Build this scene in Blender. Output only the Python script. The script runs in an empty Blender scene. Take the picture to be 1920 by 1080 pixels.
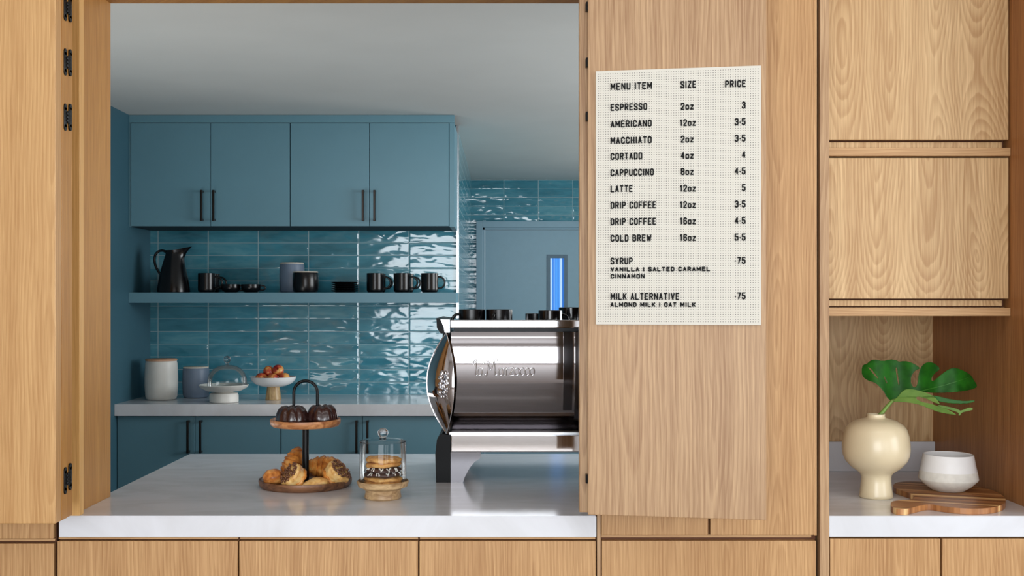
import bpy, bmesh, math, random
import numpy as np
from mathutils import Vector, Matrix, Euler
random.seed(7)
PI = math.pi
C = bpy.context.scene.collection
SC = bpy.context.scene

# ------------------------------------------------------------------ camera
F = 2110.0                # focal length in pixels of a 1920 wide frame
VX, VY = 945.0, 562.0     # where the straight-ahead direction lands in the picture
EYE = 1.495
cam = bpy.data.cameras.new('camera')
cam.sensor_width = 36.0
cam.lens = 36.0 * F / 1920.0
cam.shift_x = (960 - VX) / 1920.0
cam.shift_y = (VY - 540) / 1920.0
cam.clip_start = 0.05
camo = bpy.data.objects.new('camera', cam)
camo.location = (0, 0, EYE)
camo.rotation_euler = (PI / 2, 0, 0)
C.objects.link(camo)
SC.camera = camo

# ------------------------------------------------------------------ world, lights, exposure
w = bpy.data.worlds.new('world')
SC.world = w
w.use_nodes = True
w.node_tree.nodes['Background'].inputs[0].default_value = (0.80, 0.90, 1.0, 1)
w.node_tree.nodes['Background'].inputs[1].default_value = 1.0

def area(name, loc, rot, sx, sy, power, col=(1, 1, 1)):
    l = bpy.data.lights.new(name, 'AREA')
    l.shape = 'RECTANGLE'
    l.size, l.size_y = sx, sy
    l.energy = power
    l.color = col
    o = bpy.data.objects.new(name, l)
    o.location = loc
    o.rotation_euler = rot
    C.objects.link(o)
    return o
# daylight entering by the cafe's windows: three behind the camera, one on the right
WINS = ((-2.6, 0.9), (1.7, 2.7), (3.4, 4.4))
for (xa, xb), p in zip(WINS, (205, 30, 30)):
    area('window_daylight', ((xa+xb)/2, -4.45, 1.5), (PI / 2, 0, 0), xb-xa, 2.6, p, (0.93, 0.97, 1.0))
area('window_daylight', (4.92, -0.6, 1.75), (PI / 2, 0, PI / 2), 3.6, 2.5, 125, (0.93, 0.97, 1.0))
# ceiling lamps: two long ones over the cafe
area('ceiling_lamp_light', (0.1, 1.25, 3.36), (0, 0, 0), 3.6, 0.22, 11, (1.0, 0.97, 0.94))
area('ceiling_lamp_light', (0.1, -1.5, 3.36), (0, 0, 0), 3.6, 0.22, 11, (1.0, 0.97, 0.94))
# kitchen: one window in its right wall, plus two added fill lights
area('kitchen_window_and_fill', (2.56, 4.9, 1.75), (PI / 2, 0, PI / 2), 1.8, 1.3, 70, (0.93, 0.97, 1.0))
area('added_ceiling_fill', (-1.75, 4.1, 0.75), (PI, 0, 0), 0.7, 1.5, 12, (1.0, 0.98, 0.95))  # unseen fill added to brighten the ceiling, not a lamp of the room
area('kitchen_window_and_fill', (2.56, 8.0, 1.6), (PI / 2, 0, PI / 2), 1.4, 1.3, 34, (1.0, 0.97, 0.93))  # added fill for the far door; the wall has no window here

SC.cycles.caustics_reflective = False
SC.view_settings.view_transform = 'Standard'
SC.view_settings.look = 'None'
SC.view_settings.gamma = 1.0
SC.view_settings.exposure = 0.22
SC.view_settings.use_curve_mapping = False

# ------------------------------------------------------------------ helpers
def sx(px, d): return (px - VX) * d / F
def sz(py, d): return EYE - (py - VY) * d / F
def pt(px, py, d): return Vector((sx(px, d), d, sz(py, d)))
def lin(c):
    r = []
    for v in c:
        v /= 255.0
        r.append(v / 12.92 if v <= 0.04045 else ((v + 0.055) / 1.055) ** 2.4)
    return (r[0], r[1], r[2], 1)

class MB:
    """collects shapes of one mesh"""
    def __init__(self): self.bm = bmesh.new()
    def box(self, x0, x1, y0, y1, z0, z1, bev=0.0):
        m = Matrix.Translation(((x0+x1)/2, (y0+y1)/2, (z0+z1)/2)) @ Matrix.Diagonal((abs(x1-x0), abs(y1-y0), abs(z1-z0), 1))
        b = bmesh.new()
        bmesh.ops.create_cube(b, size=1, matrix=m)
        if bev: bmesh.ops.bevel(b, geom=b.edges[:], offset=bev, segments=2, profile=0.6, affect='EDGES')
        self.add(b)
        return self
    def add(self, b):
        me = bpy.data.meshes.new('tmp'); b.to_mesh(me); b.free()
        self.bm.from_mesh(me); bpy.data.meshes.remove(me)
    def tube(self, pts, r, seg=10, closed=False, cap=True):
        pts = [Vector(p) for p in pts]
        n = len(pts)
        rs = r if isinstance(r, (list, tuple)) else [r] * n
        rings = []
        prev = None
        for i, p in enumerate(pts):
            if closed: t = pts[(i+1) % n] - pts[i-1]
            else: t = pts[min(i+1, n-1)] - pts[max(i-1, 0)]
            t.normalize()
            if prev is None:
                a = Vector((0, 0, 1)) if abs(t.z) < 0.9 else Vector((0, 1, 0))
                u = t.cross(a).normalized()
            else:
                u = (prev - t * prev.dot(t)).normalized()
            prev = u
            v = t.cross(u)
            rings.append([self.bm.verts.new(p + (u*math.cos(2*PI*k/seg) + v*math.sin(2*PI*k/seg)) * rs[i]) for k in range(seg)])
        for i in range(n if closed else n-1):
            a, b = rings[i], rings[(i+1) % n]
            for k in range(seg):
                self.bm.faces.new((a[k], a[(k+1) % seg], b[(k+1) % seg], b[k]))
        if cap and not closed:
            self.bm.faces.new(rings[0][::-1]); self.bm.faces.new(rings[-1])
        return self
    def lathe(self, prof, seg=40, fn=None, off=(0, 0, 0), flip=False):
        rings = []
        for (r, z) in prof:
            if r < 1e-6:
                rings.append([self.bm.verts.new((off[0], off[1], off[2]+z))])
            else:
                ring = []
                for k in range(seg):
                    th = 2*PI*k/seg
                    p = Vector((r*math.cos(th), r*math.sin(th), z))
                    if fn: p = fn(p, th, r, z)
                    ring.append(self.bm.verts.new(p + Vector(off)))
                rings.append(ring)
        for a, b in zip(rings[:-1], rings[1:]):
            for k in range(seg):
                k2 = (k+1) % seg
                if len(a) == 1 and len(b) == 1: continue
                if len(a) == 1: f = (a[0], b[k2], b[k])
                elif len(b) == 1: f = (a[k], a[k2], b[0])
                else: f = (a[k], a[k2], b[k2], b[k])
                self.bm.faces.new(f)
        return self
    def prism(self, poly, axis, a, b):
        """extrude a polygon along an axis; poly gives the other two coordinates in order"""
        def mk(p, h):
            if axis == 'x': return (h, p[0], p[1])
            if axis == 'y': return (p[0], h, p[1])
            return (p[0], p[1], h)
        va = [self.bm.verts.new(mk(p, a)) for p in poly]
        vb = [self.bm.verts.new(mk(p, b)) for p in poly]
        n = len(poly)
        self.bm.faces.new(va); self.bm.faces.new(vb[::-1])
        for i in range(n):
            self.bm.faces.new((va[i], vb[i], vb[(i+1) % n], va[(i+1) % n]))
        return self
    def xf(self, m):
        bmesh.ops.transform(self.bm, matrix=m, verts=self.bm.verts[:]); return self
    def build(self, name, mat, parent=None, smooth=0.0, center=True):
        bm = self.bm
        bmesh.ops.recalc_face_normals(bm, faces=bm.faces[:])
        loc = Vector((0, 0, 0))
        if center:
            xs = [v.co for v in bm.verts]
            lo = Vector([min(c[i] for c in xs) for i in range(3)]); hi = Vector([max(c[i] for c in xs) for i in range(3)])
            loc = (lo + hi) / 2
            for v in bm.verts: v.co -= loc
        me = bpy.data.meshes.new(name)
        bm.to_mesh(me); bm.free()
        mats = mat if isinstance(mat, (list, tuple)) else [mat]
        for m in mats: me.materials.append(m)
        if smooth:
            for p in me.polygons: p.use_smooth = True
            me.set_sharp_from_angle(angle=math.radians(smooth))
        o = bpy.data.objects.new(name, me)
        C.objects.link(o)
        o.location = loc
        if parent is not None:
            o.parent = parent
        return o

def spline(P, n=5, closed=False):
    P = [Vector(p) for p in P]
    Q = []
    L = len(P)
    for i in range(L if closed else L-1):
        if closed: a, b, c, d = P[i-1], P[i], P[(i+1) % L], P[(i+2) % L]
        else: a, b, c, d = P[max(i-1, 0)], P[i], P[i+1], P[min(i+2, L-1)]
        for k in range(n):
            t = k/n
            Q.append(0.5*((2*b) + (c-a)*t + (2*a-5*b+4*c-d)*t*t + (3*b-a-3*c+d)*t**3))
    if not closed: Q.append(P[-1])
    return Q
def tag(o, label=None, cat=None, group=None, kind=None):
    if label: o['label'] = label
    if cat: o['category'] = cat
    if group: o['group'] = group
    if kind: o['kind'] = kind
    return o
def thing(name, label, cat, loc=(0, 0, 0), rotz=0.0, group=None):
    o = bpy.data.objects.new(name, None)
    o.empty_display_size = 0.05
    C.objects.link(o)
    o.location = loc; o.rotation_euler = (0, 0, rotz)
    return tag(o, label, cat, group)
def structure(o, label=None, cat='structure'):
    o['kind'] = 'structure'
    if label: o['label'] = label; o['category'] = cat
    return o
def panel(name, mat, parent, x0, x1, y0, y1, z0, z1, bev=0.0015):
    """a board given in world coordinates, made a child of an Empty that stands unrotated"""
    o = MB().box(x0, x1, y0, y1, z0, z1, bev).build(name, mat, parent)
    if parent is not None: o.location = o.location - parent.location
    return o
def copy_tree(o, parent=None):
    c = o.copy(); C.objects.link(c)
    if parent is not None: c.parent = parent
    for ch in list(o.children): copy_tree(ch, c)
    return c
def again(proto, loc, rotz=0.0, label=None, group=None, scale=None):
    c = copy_tree(proto)
    c.location = loc; c.rotation_euler = (0, 0, rotz)
    if label: c['label'] = label
    if group: c['group'] = group
    if scale: c.scale = (scale,) * 3
    return c

# ------------------------------------------------------------------ materials
class NT:
    def __init__(self, name):
        self.m = bpy.data.materials.new(name); self.m.use_nodes = True
        self.t = self.m.node_tree
        self.b = self.t.nodes['Principled BSDF']
    def n(self, typ, **kw):
        nd = self.t.nodes.new(typ)
        for k, v in kw.items(): setattr(nd, k, v)
        return nd
    def l(self, a, b): self.t.links.new(a, b)
    def math(self, op, a, b=None, c=None):
        nd = self.n('ShaderNodeMath', operation=op)
        for i, v in enumerate((a, b, c)):
            if v is None: continue
            if isinstance(v, (int, float)): nd.inputs[i].default_value = v
            else: self.l(v, nd.inputs[i])
        return nd.outputs[0]
    def comb(self, x, y, z):
        nd = self.n('ShaderNodeCombineXYZ')
        for i, v in enumerate((x, y, z)):
            if isinstance(v, (int, float)): nd.inputs[i].default_value = v
            else: self.l(v, nd.inputs[i])
        return nd.outputs[0]
    def noise(self, vec, scale, detail=2.0, rough=0.5, dist=0.0):
        nd = self.n('ShaderNodeTexNoise')
        if vec is not None: self.l(vec, nd.inputs['Vector'])
        nd.inputs['Scale'].default_value = scale; nd.inputs['Detail'].default_value = detail
        nd.inputs['Roughness'].default_value = rough; nd.inputs['Distortion'].default_value = dist
        return nd.outputs[0]
    def ramp(self, fac, stops):
        nd = self.n('ShaderNodeValToRGB')
        self.l(fac, nd.inputs[0])
        el = nd.color_ramp.elements
        while len(el) < len(stops): el.new(0.5)
        for e, (p, c) in zip(el, stops): e.position = p; e.color = c
        return nd.outputs[0]
    def mix(self, fac, a, b, typ='MIX'):
        nd = self.n('ShaderNodeMix', data_type='RGBA', blend_type=typ)
        for i, v in ((0, fac), (6, a), (7, b)):
            if isinstance(v, (int, float)): nd.inputs[i].default_value = v
            elif isinstance(v, tuple): nd.inputs[i].default_value = v
            else: self.l(v, nd.inputs[i])
        return nd.outputs[2]
    def bump(self, h, strength, dist=0.002):
        nd = self.n('ShaderNodeBump')
        nd.inputs['Strength'].default_value = strength; nd.inputs['Distance'].default_value = dist
        self.l(h, nd.inputs['Height']); self.l(nd.outputs[0], self.b.inputs['Normal'])
    def set(self, **kw):
        for k, v in kw.items(): self.b.inputs[k.replace('_', ' ')].default_value = v

def plain(name, rgb, rough=0.5, metal=0.0, var=0.05, scale=20, bump=0.0, spec=0.5, coat=0.0):
    k = NT(name)
    co = k.n('ShaderNodeTexCoord').outputs['Object']
    nz = k.noise(co, scale, 3)
    c = lin(rgb)
    lo = tuple(v*(1-var) for v in c[:3]) + (1,); hi = tuple(min(1, v*(1+var)) for v in c[:3]) + (1,)
    k.l(k.ramp(nz, [(0.3, lo), (0.7, hi)]), k.b.inputs['Base Color'])
    k.set(Roughness=rough, Metallic=metal)
    k.b.inputs['Specular IOR Level'].default_value = spec
    if coat: k.b.inputs['Coat Weight'].default_value = coat; k.b.inputs['Coat Roughness'].default_value = 0.1
    if bump: k.bump(nz, bump)
    return k.m

def oak(name, light, dark, horizontal=False, cathedral=0.5, leaf=0.15, freq=105, rough=0.42, knots=False, ringw=.3):
    k = NT(name)
    tc = k.n('ShaderNodeTexCoord').outputs['Object']
    rnd = k.n('ShaderNodeObjectInfo').outputs['Random']
    sp = k.n('ShaderNodeSeparateXYZ'); k.l(tc, sp.inputs[0])
    X, Y, Z = sp.outputs
    if horizontal: along, u = X, k.math('ADD', Z, k.math('MULTIPLY', Y, 0.93))
    else: along, u = Z, k.math('ADD', X, k.math('MULTIPLY', Y, 0.93))
    z = k.math('ADD', along, k.math('MULTIPLY', rnd, 37.7))
    u = k.math('ADD', u, k.math('MULTIPLY', rnd, 11.3))
    wob = k.noise(k.comb(k.math('MULTIPLY', u, 5.0), k.math('MULTIPLY', z, 1.6), 0), 1.0, 2)
    uu = k.math('ADD', u, k.math('MULTIPLY', wob, 0.05))
    pp = k.math('SUBTRACT', k.math('PINGPONG', uu, leaf), leaf * 0.5)
    dep = k.math('SUBTRACT', k.noise(k.comb(k.math('MULTIPLY', u, 1.2), k.math('MULTIPLY', z, 1.1), 3.3), 1.0, 1), 0.5)
    dep = k.math('MULTIPLY', dep, 0.55 * cathedral)
    r = k.math('SQRT', k.math('ADD', k.math('MULTIPLY', pp, pp), k.math('MULTIPLY', dep, dep)))
    fine = k.noise(k.comb(k.math('MULTIPLY', u, 60.0), k.math('MULTIPLY', z, 7.0), 0), 1.0, 2)
    r = k.math('ADD', r, k.math('MULTIPLY', fine, 0.006))
    ring = k.math('FRACT', k.math('MULTIPLY', r, freq))
    ring = k.math('MULTIPLY', k.math('POWER', ring, 1.6), k.math('SUBTRACT', 1.0, k.math('POWER', ring, 9.0)))
    fib = k.noise(k.comb(k.math('MULTIPLY', u, 520.0), k.math('MULTIPLY', z, 9.0), 0), 1.0, 2, 0.6)
    streak = k.noise(k.comb(k.math('MULTIPLY', u, 22.0), k.math('MULTIPLY', z, 0.8), 5.0), 1.0, 3)
    f = k.math('ADD', k.math('MULTIPLY', ring, ringw), k.math('MULTIPLY', fib, 0.74))
    pore = k.noise(k.comb(k.math('MULTIPLY', u, 240.0), k.math('MULTIPLY', z, 3.5), 2.0), 1.0, 2, 0.6)
    f = k.math('ADD', f, k.math('MULTIPLY', k.math('SUBTRACT', pore, 0.5), 0.62))
    f = k.math('ADD', f, k.math('MULTIPLY', streak, 0.62))
    col = k.ramp(f, [(0.42, lin(light)), (1.12, lin(dark))])
    hue = k.noise(k.comb(k.math('MULTIPLY', u, 3.0), k.math('MULTIPLY', z, 0.7), 9.0), 1.0, 2)
    col = k.mix(k.math('MULTIPLY', hue, 0.35), col, lin(tuple((a*0.55+b*0.45) for a, b in zip(light, dark))))
    if knots:
        vo = k.n('ShaderNodeTexVoronoi'); vo.inputs['Scale'].default_value = 1.0
        k.l(k.comb(k.math('MULTIPLY', u, 3.2), k.math('MULTIPLY', z, 2.2), 0), vo.inputs['Vector'])
        kn = k.math('LESS_THAN', vo.outputs['Distance'], 0.022)
        col = k.mix(k.math('MULTIPLY', kn, 0.8), col, lin((112, 78, 50)))
    k.l(col, k.b.inputs['Base Color'])
    k.set(Roughness=rough)
    k.b.inputs['Specular IOR Level'].default_value = 0.35
    k.bump(k.math('ADD', fib, k.math('MULTIPLY', ring, 0.5)), 0.12, 0.0006)
    return k.m

OAK = oak('oak_veneer', (214, 172, 122), (160, 116, 72), cathedral=0.3)
OAKD = oak('oak_veneer_knotty', (206, 172, 132), (146, 108, 74), cathedral=0.35, leaf=0.2, freq=85, knots=True)
OAKC = oak('oak_veneer_cathedral', (230, 198, 150), (172, 132, 88), cathedral=1.0, leaf=0.14, freq=105, ringw=.36)
OAKH = oak('oak_edge_band', (216, 178, 130), (172, 130, 88), horizontal=True, cathedral=0.2)
OAKW = oak('oak_warm_lining', (202, 150, 80), (154, 102, 44), cathedral=0.12)
REVEAL = plain('shadow_gap_brown', (100, 60, 36), 0.8)

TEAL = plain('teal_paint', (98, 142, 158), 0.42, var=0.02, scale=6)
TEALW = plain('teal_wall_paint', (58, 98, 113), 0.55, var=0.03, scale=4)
WHITEQ = None
def quartz(name, base, vein):
    k = NT(name)
    co = k.n('ShaderNodeTexCoord').outputs['Object']
    mp = k.n('ShaderNodeMapping'); mp.inputs['Scale'].default_value = (1.2, 3.0, 1.0); k.l(co, mp.inputs[0])
    nz = k.noise(mp.outputs[0], 2.2, 6, 0.55, 1.4)
    k.l(k.ramp(nz, [(0.35, lin(vein)), (0.6, lin(base))]), k.b.inputs['Base Color'])
    k.set(Roughness=0.16)
    return k.m
QUARTZ = quartz('white_quartz', (222, 224, 230), (210, 211, 215))
QUARTZB = quartz('white_quartz_back', (226, 227, 231), (214, 214, 217))

def tiles(name, axis_u='X', u0=0.0, z0=0.0):
    k = NT(name)
    g = k.n('ShaderNodeNewGeometry').outputs['Position']
    sp = k.n('ShaderNodeSeparateXYZ'); k.l(g, sp.inputs[0])
    U = sp.outputs[0] if axis_u == 'X' else sp.outputs[1]
    u = k.math('SUBTRACT', U, u0); z = k.math('SUBTRACT', sp.outputs[2], z0)
    TW, TH = 0.3075, 0.0775
    cu = k.math('DIVIDE', u, TW); cz = k.math('DIVIDE', z, TH)
    iu = k.math('FLOOR', cu); iz = k.math('FLOOR', cz)
    fu = k.math('MULTIPLY', k.math('FRACT', cu), TW); fz = k.math('MULTIPLY', k.math('FRACT', cz), TH)
    eu = k.math('MINIMUM', fu, k.math('SUBTRACT', TW, fu)); ez = k.math('MINIMUM', fz, k.math('SUBTRACT', TH, fz))
    e = k.math('MINIMUM', k.math('MULTIPLY', eu, 0.62), ez)
    grout = k.math('LESS_THAN', e, 0.0018)
    wn = k.n('ShaderNodeTexWhiteNoise', noise_dimensions='2D'); k.l(k.comb(iu, iz, 0), wn.inputs['Vector'])
    tv = wn.outputs['Value']; tc = wn.outputs['Color']
    sc = k.n('ShaderNodeSeparateXYZ'); k.l(tc, sc.inputs[0])
    pos = k.comb(k.math('ADD', u, k.math('MULTIPLY', tv, 5.0)), z, 0)
    cl = k.noise(k.comb(k.math('MULTIPLY', u, 5.0), k.math('MULTIPLY', z, 22.0), k.math('MULTIPLY', tv, 9.0)), 1.0, 4, 0.55, 0.6)
    mixv = k.math('ADD', k.math('MULTIPLY', cl, 0.75), k.math('MULTIPLY', tv, 0.28))
    col = k.ramp(mixv, [(0.2, lin((48, 112, 130))), (0.55, lin((72, 144, 164))), (0.85, lin((112, 172, 186)))])
    k.l(k.mix(grout, col, lin((150, 180, 188))), k.b.inputs['Base Color'])  # pale grout tone has the bright reflection along the joints put in
    rg = k.math('ADD', k.math('MULTIPLY', grout, 0.5), 0.07); k.l(rg, k.b.inputs['Roughness']); k.b.inputs['Specular IOR Level'].default_value = 0.75
    # hand-made surface: every tile tilts and ripples a little, pillowed at its edges
    nb = k.noise(k.comb(k.math('MULTIPLY', u, 9.0), k.math('MULTIPLY', z, 19.0), k.math('MULTIPLY', tv, 40.0)), 1.0, 1.0, 0.4, 0.4)
    tilt = k.math('ADD', k.math('MULTIPLY', fu, k.math('SUBTRACT', sc.outputs[0], 0.5)),
                  k.math('MULTIPLY', fz, k.math('SUBTRACT', sc.outputs[1], 0.5)))
    ed = k.math('MINIMUM', k.math('MULTIPLY', e, 1.0), 0.006)
    h = k.math('ADD', k.math('MULTIPLY', nb, 0.0044), k.math('MULTIPLY', tilt, 0.012))
    h = k.math('ADD', h, k.math('MULTIPLY', ed, 0.12))
    k.bump(h, 1.0, 1.0)
    return k.m
TILEB = tiles('teal_glazed_tile', 'X', u0=sx(296.5, 6.9), z0=0.913)
TILER = tiles('teal_glazed_tile_return', 'Y', u0=6.9, z0=0.921)

PLASTER = plain('grey_ceiling_plaster', (210, 212, 209), 0.9, var=0.02, scale=3)
CAFEW = plain('cafe_white_paint', (214, 212, 210), 0.9)
FLOORW = oak('cafe_floor_wood', (164, 152, 142), (124, 114, 106), horizontal=True, cathedral=0.2)
FLOORK = plain('dark_kitchen_floor', (42, 44, 48), 0.5)
BLACKM = plain('black_metal', (16, 16, 18), 0.38, metal=0.6)
BLACKC = plain('black_stoneware', (10, 10, 13), 0.27, var=0.1, spec=.4)
BLACKG = plain('black_glossy_glaze', (12, 12, 13), 0.12)
BLACKP = plain('black_machine_plastic', (8, 8, 9), 0.35, spec=.08)
BRONZE = plain('dark_bronze_handle', (52, 48, 46), 0.3, metal=0.9)
CHROME = plain('polished_chrome', (226, 226, 230), 0.045, metal=1.0, var=0.0)
CHROMED = plain('dark_chrome', (92, 90, 93), 0.12, metal=1.0, var=0.0)
STEEL = plain('brushed_steel', (205, 208, 212), 0.25, metal=1.0, var=0.03)
GREYC = plain('grey_blue_stoneware', (106, 122, 142), 0.45, var=0.04)
WHITEC = plain('warm_white_stoneware', (222, 220, 214), 0.42, var=0.03)
WHITEG = plain('white_glaze', (238, 238, 238), 0.2, var=0.02)
CREAMR = plain('cream_lid', (226, 214, 196), 0.5)
LIDW = plain('pale_wood_lid', (196, 150, 118), 0.5, var=0.15, scale=30)
SANDC = plain('sand_glaze', (222, 206, 172), 0.33, var=0.05, scale=9, coat=0.2)
RAWC = plain('raw_pale_clay', (222, 220, 212), 0.7, var=0.06, scale=60)
PAPER = None

def wood(name, light, dark, sc=(60, 60, 6), rough=0.4, contrast=(0.35, 0.65)):
    k = NT(name)
    co = k.n('ShaderNodeTexCoord').outputs['Object']
    mp = k.n('ShaderNodeMapping'); mp.inputs['Scale'].default_value = sc; k.l(co, mp.inputs[0])
    nz = k.noise(mp.outputs[0], 1.0, 4, 0.6, 0.7)
    k.l(k.ramp(nz, [(contrast[0], lin(light)), (contrast[1], lin(dark))]), k.b.inputs['Base Color'])
    k.set(Roughness=rough)
    return k.m
ACACIA = wood('acacia_warm', (206, 146, 94), (142, 84, 46), (10, 60, 60))
WALNUT = wood('walnut_dark', (134, 92, 62), (78, 48, 32), (10, 60, 60))
MANGO = wood('mango_wood', (204, 172, 128), (150, 116, 78), (14, 60, 60))
def glass(name):
    k = NT(name)
    t = k.t
    out = t.nodes['Material Output']
    tr = k.n('ShaderNodeBsdfTransparent'); tr.inputs[0].default_value = (0.965, 0.98, 0.98, 1)
    gl = k.n('ShaderNodeBsdfGlossy'); gl.inputs['Roughness'].default_value = 0.02
    fr = k.n('ShaderNodeLayerWeight'); fr.inputs['Blend'].default_value = 0.22
    mx = k.n('ShaderNodeMixShader')
    k.l(k.math('ADD', k.math('MULTIPLY', fr.outputs['Fresnel'], 0.75), 0.01), mx.inputs[0])
    k.l(tr.outputs[0], mx.inputs[1]); k.l(gl.outputs[0], mx.inputs[2])
    k.l(mx.outputs[0], out.inputs['Surface'])
    return k.m
GLASS = glass('clear_thin_glass')
def solid_glass():
    k = NT('solid_glass'); k.set(Roughness=0.02); k.b.inputs['Transmission Weight'].default_value = 1.0
    k.b.inputs['IOR'].default_value = 1.45
    return k.m
KNOBG = solid_glass()

# ------------------------------------------------------------------ key dimensions
CT = 0.913                   # counter top height
FY = 3.03                    # front plane of the oak joinery
FS = F / FY
BY = 6.9                     # kitchen back wall
UY = 6.5                     # front of the upper cabinets and shelf
KX0 = sx(282, BY)            # kitchen left wall
KX1 = -0.288                 # end of the tiled back wall
KC = 2.564                   # kitchen ceiling
FAR = 10.03                  # far wall
HEAD = 2.372                 # underside of the opening's head
TOP = 3.4                    # cafe ceiling

# ------------------------------------------------------------------ setting
structure(MB().box(-5, 5, -4.5, 3.33, -0.05, 0).build('floor', FLOORW))
structure(MB().box(-5, 5, -4.5, 3.33, TOP, TOP+0.05).build('ceiling', CAFEW))
structure(MB().box(KX0-0.1, 2.7, 3.33, FAR+0.1, -0.05, 0).build('floor_kitchen', FLOORK))
structure(MB().box(KX0-0.1, 2.7, 3.33, FAR+0.1, KC, KC+0.05).build('ceiling_kitchen', PLASTER))
structure(MB().box(-5.05, -5, -4.5, 3.33, 0, TOP).build('wall_left', CAFEW))
b = MB()
b.box(5, 5.05, -4.5, -2.45, 0, TOP); b.box(5, 5.05, 1.25, 3.33, 0, TOP); b.box(5, 5.05, -2.45, 1.25, 0, 0.45); b.box(5, 5.05, -2.45, 1.25, 3.05, TOP)
structure(b.build('wall_right', CAFEW))
b = MB()
xs = [-5] + [v for p in WINS for v in p] + [5]
for i in range(0, 8, 2): b.box(xs[i], xs[i+1], -4.55, -4.5, 0, TOP)
for i in range(1, 7, 2): b.box(xs[i], xs[i+1], -4.55, -4.5, 0, 0.18); b.box(xs[i], xs[i+1], -4.55, -4.5, 2.82, TOP)
structure(b.build('wall_rear', CAFEW))

# kitchen walls
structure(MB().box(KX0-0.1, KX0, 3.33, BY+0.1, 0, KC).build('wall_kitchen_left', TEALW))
structure(MB().box(KX0, KX1, BY, BY+0.02, 0, KC).build('wall_back', TILEB))
structure(MB().box(KX1-0.03, KX1, BY+0.02, FAR, 0, KC).build('wall_return', TILER))
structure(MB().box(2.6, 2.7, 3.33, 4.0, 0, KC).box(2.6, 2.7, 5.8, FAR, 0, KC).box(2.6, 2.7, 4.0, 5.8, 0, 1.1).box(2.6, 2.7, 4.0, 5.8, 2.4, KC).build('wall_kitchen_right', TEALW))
# far wall with a door opening in it
dx0, dx1, dz = sx(893, FAR), sx(893, FAR)+1.15, sz(415, FAR)
b = MB().box(KX1, dx0, FAR, FAR+0.1, 0, KC).box(dx1, 2.6, FAR, FAR+0.1, 0, KC).box(dx0, dx1, FAR, FAR+0.1, dz, KC)
structure(b.build('wall_far', tiles('teal_glazed_tile_far', 'X', u0=sx(880, FAR), z0=KC-0.0775*6-0.004)))
tag(MB().box(KX1-0.004, KX1+0.012, BY-0.012, BY+0.004, CT, KC, 0.001).build('trim_1', STEEL), 'slim steel corner trim at the end of the tiled back wall', 'trim', kind='structure')
# far steel door
FD = structure(thing('door_1', 'blue-grey painted kitchen door with a narrow glass lite in the far tiled wall', 'door', ((dx0+dx1)/2, FAR, 0)))
b = MB()
jw = 0.057
b.box(dx0, dx0+jw, FAR-0.03, FAR+0.05, 0, dz, .003).box(dx1-jw, dx1, FAR-0.03, FAR+0.05, 0, dz, .003).box(dx0+jw, dx1-jw, FAR-0.03, FAR+0.05, dz-jw, dz, .003)
b.box(dx0+jw, dx0+jw+.018, FAR+0.0, FAR+0.05, 0, dz-jw).box(dx0+jw, dx1-jw, FAR+0.0, FAR+0.05, dz-jw-.018, dz-jw)
STEELP = plain('blue_grey_door_paint', (136, 172, 190), 0.35, var=0.02)
o = b.build('door_frame', STEELP, FD); o.location -= FD.location
lx0, lx1 = sx(1032, FAR), sx(1058, FAR); lz1 = sz(484, FAR); lz0 = lz1-0.75
bx0, bx1, bz1 = dx0+jw+.02, dx1-jw-.002, dz-jw-.02
b = MB().box(bx0, lx0, FAR+.012, FAR+.055, 0.01, bz1).box(lx1, bx1, FAR+.012, FAR+.055, 0.01, bz1).box(lx0, lx1, FAR+.012, FAR+.055, lz1, bz1).box(lx0, lx1, FAR+.012, FAR+.055, 0.01, lz0)
o = b.build('door_leaf', STEELP, FD); o.location -= FD.location
b = MB()
for (a0, a1, c0, c1) in ((lx0-.03, lx0, lz0-.03, lz1+.03), (lx1, lx1+.03, lz0-.03, lz1+.03), (lx0, lx1, lz1, lz1+.03), (lx0, lx1, lz0-.03, lz0)):
    b.box(a0, a1, FAR+.004, FAR+.014, c0, c1, .002)
o = b.build('glass_stop', plain('darker_blue_grey_paint', (86, 116, 134), 0.35), FD); o.location -= FD.location
def lite():
    k = NT('blue_lit_window')
    co = k.n('ShaderNodeTexCoord').outputs['Object']
    sp = k.n('ShaderNodeSeparateXYZ'); k.l(co, sp.inputs[0])
    v = k.noise(k.comb(k.math('MULTIPLY', sp.outputs[0], 45.0), 0, 0), 1.0, 1)
    c = k.ramp(v, [(0.35, lin((30, 90, 190))), (0.5, lin((70, 150, 235))), (0.62, lin((190, 220, 250)))])
    k.l(c, k.b.inputs['Base Color']); k.l(c, k.b.inputs['Emission Color']); k.b.inputs['Emission Strength'].default_value = 0.55
    return k.m
o = MB().box(lx0, lx1, FAR+.03, FAR+.036, lz0, lz1).build('pane', lite(), FD); o.location -= FD.location

# ------------------------------------------------------------------ oak front wall and the opening
XL = -1.198
structure(MB().box(-5, -2.01, 3.12, 3.33, 0, 2.61).box(-2.01, -1.187, 3.12, 3.33, 0, 2.61).build('wall_front', OAKW))
structure(MB().box(-1.187, 0.2486, 3.06, 3.33, HEAD, TOP).box(-5, -1.187, 3.06, 3.33, 2.61, TOP).box(0.2486, 5, 3.06, 3.33, 2.61, TOP).build('wall_head', OAKW))
structure(MB().box(1.52, 5, 3.06, 3.33, 0, 2.61).build('wall_front_right', OAK))
tag(MB().box(-1.187, -1.164, 3.06, 3.33, CT, HEAD, 0.001).build('trim_2', OAKW), 'warm oak lining board on the left side of the serving opening', 'trim', kind='structure')
tag(MB().box(-1.187, -1.1425, 3.03, 3.06, CT, HEAD, 0.002).build('trim_3', oak('oak_post_pale', (232, 186, 120), (200, 150, 86), cathedral=.1)), 'narrow pale oak post at the left front of the serving opening', 'trim', kind='structure')
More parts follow.
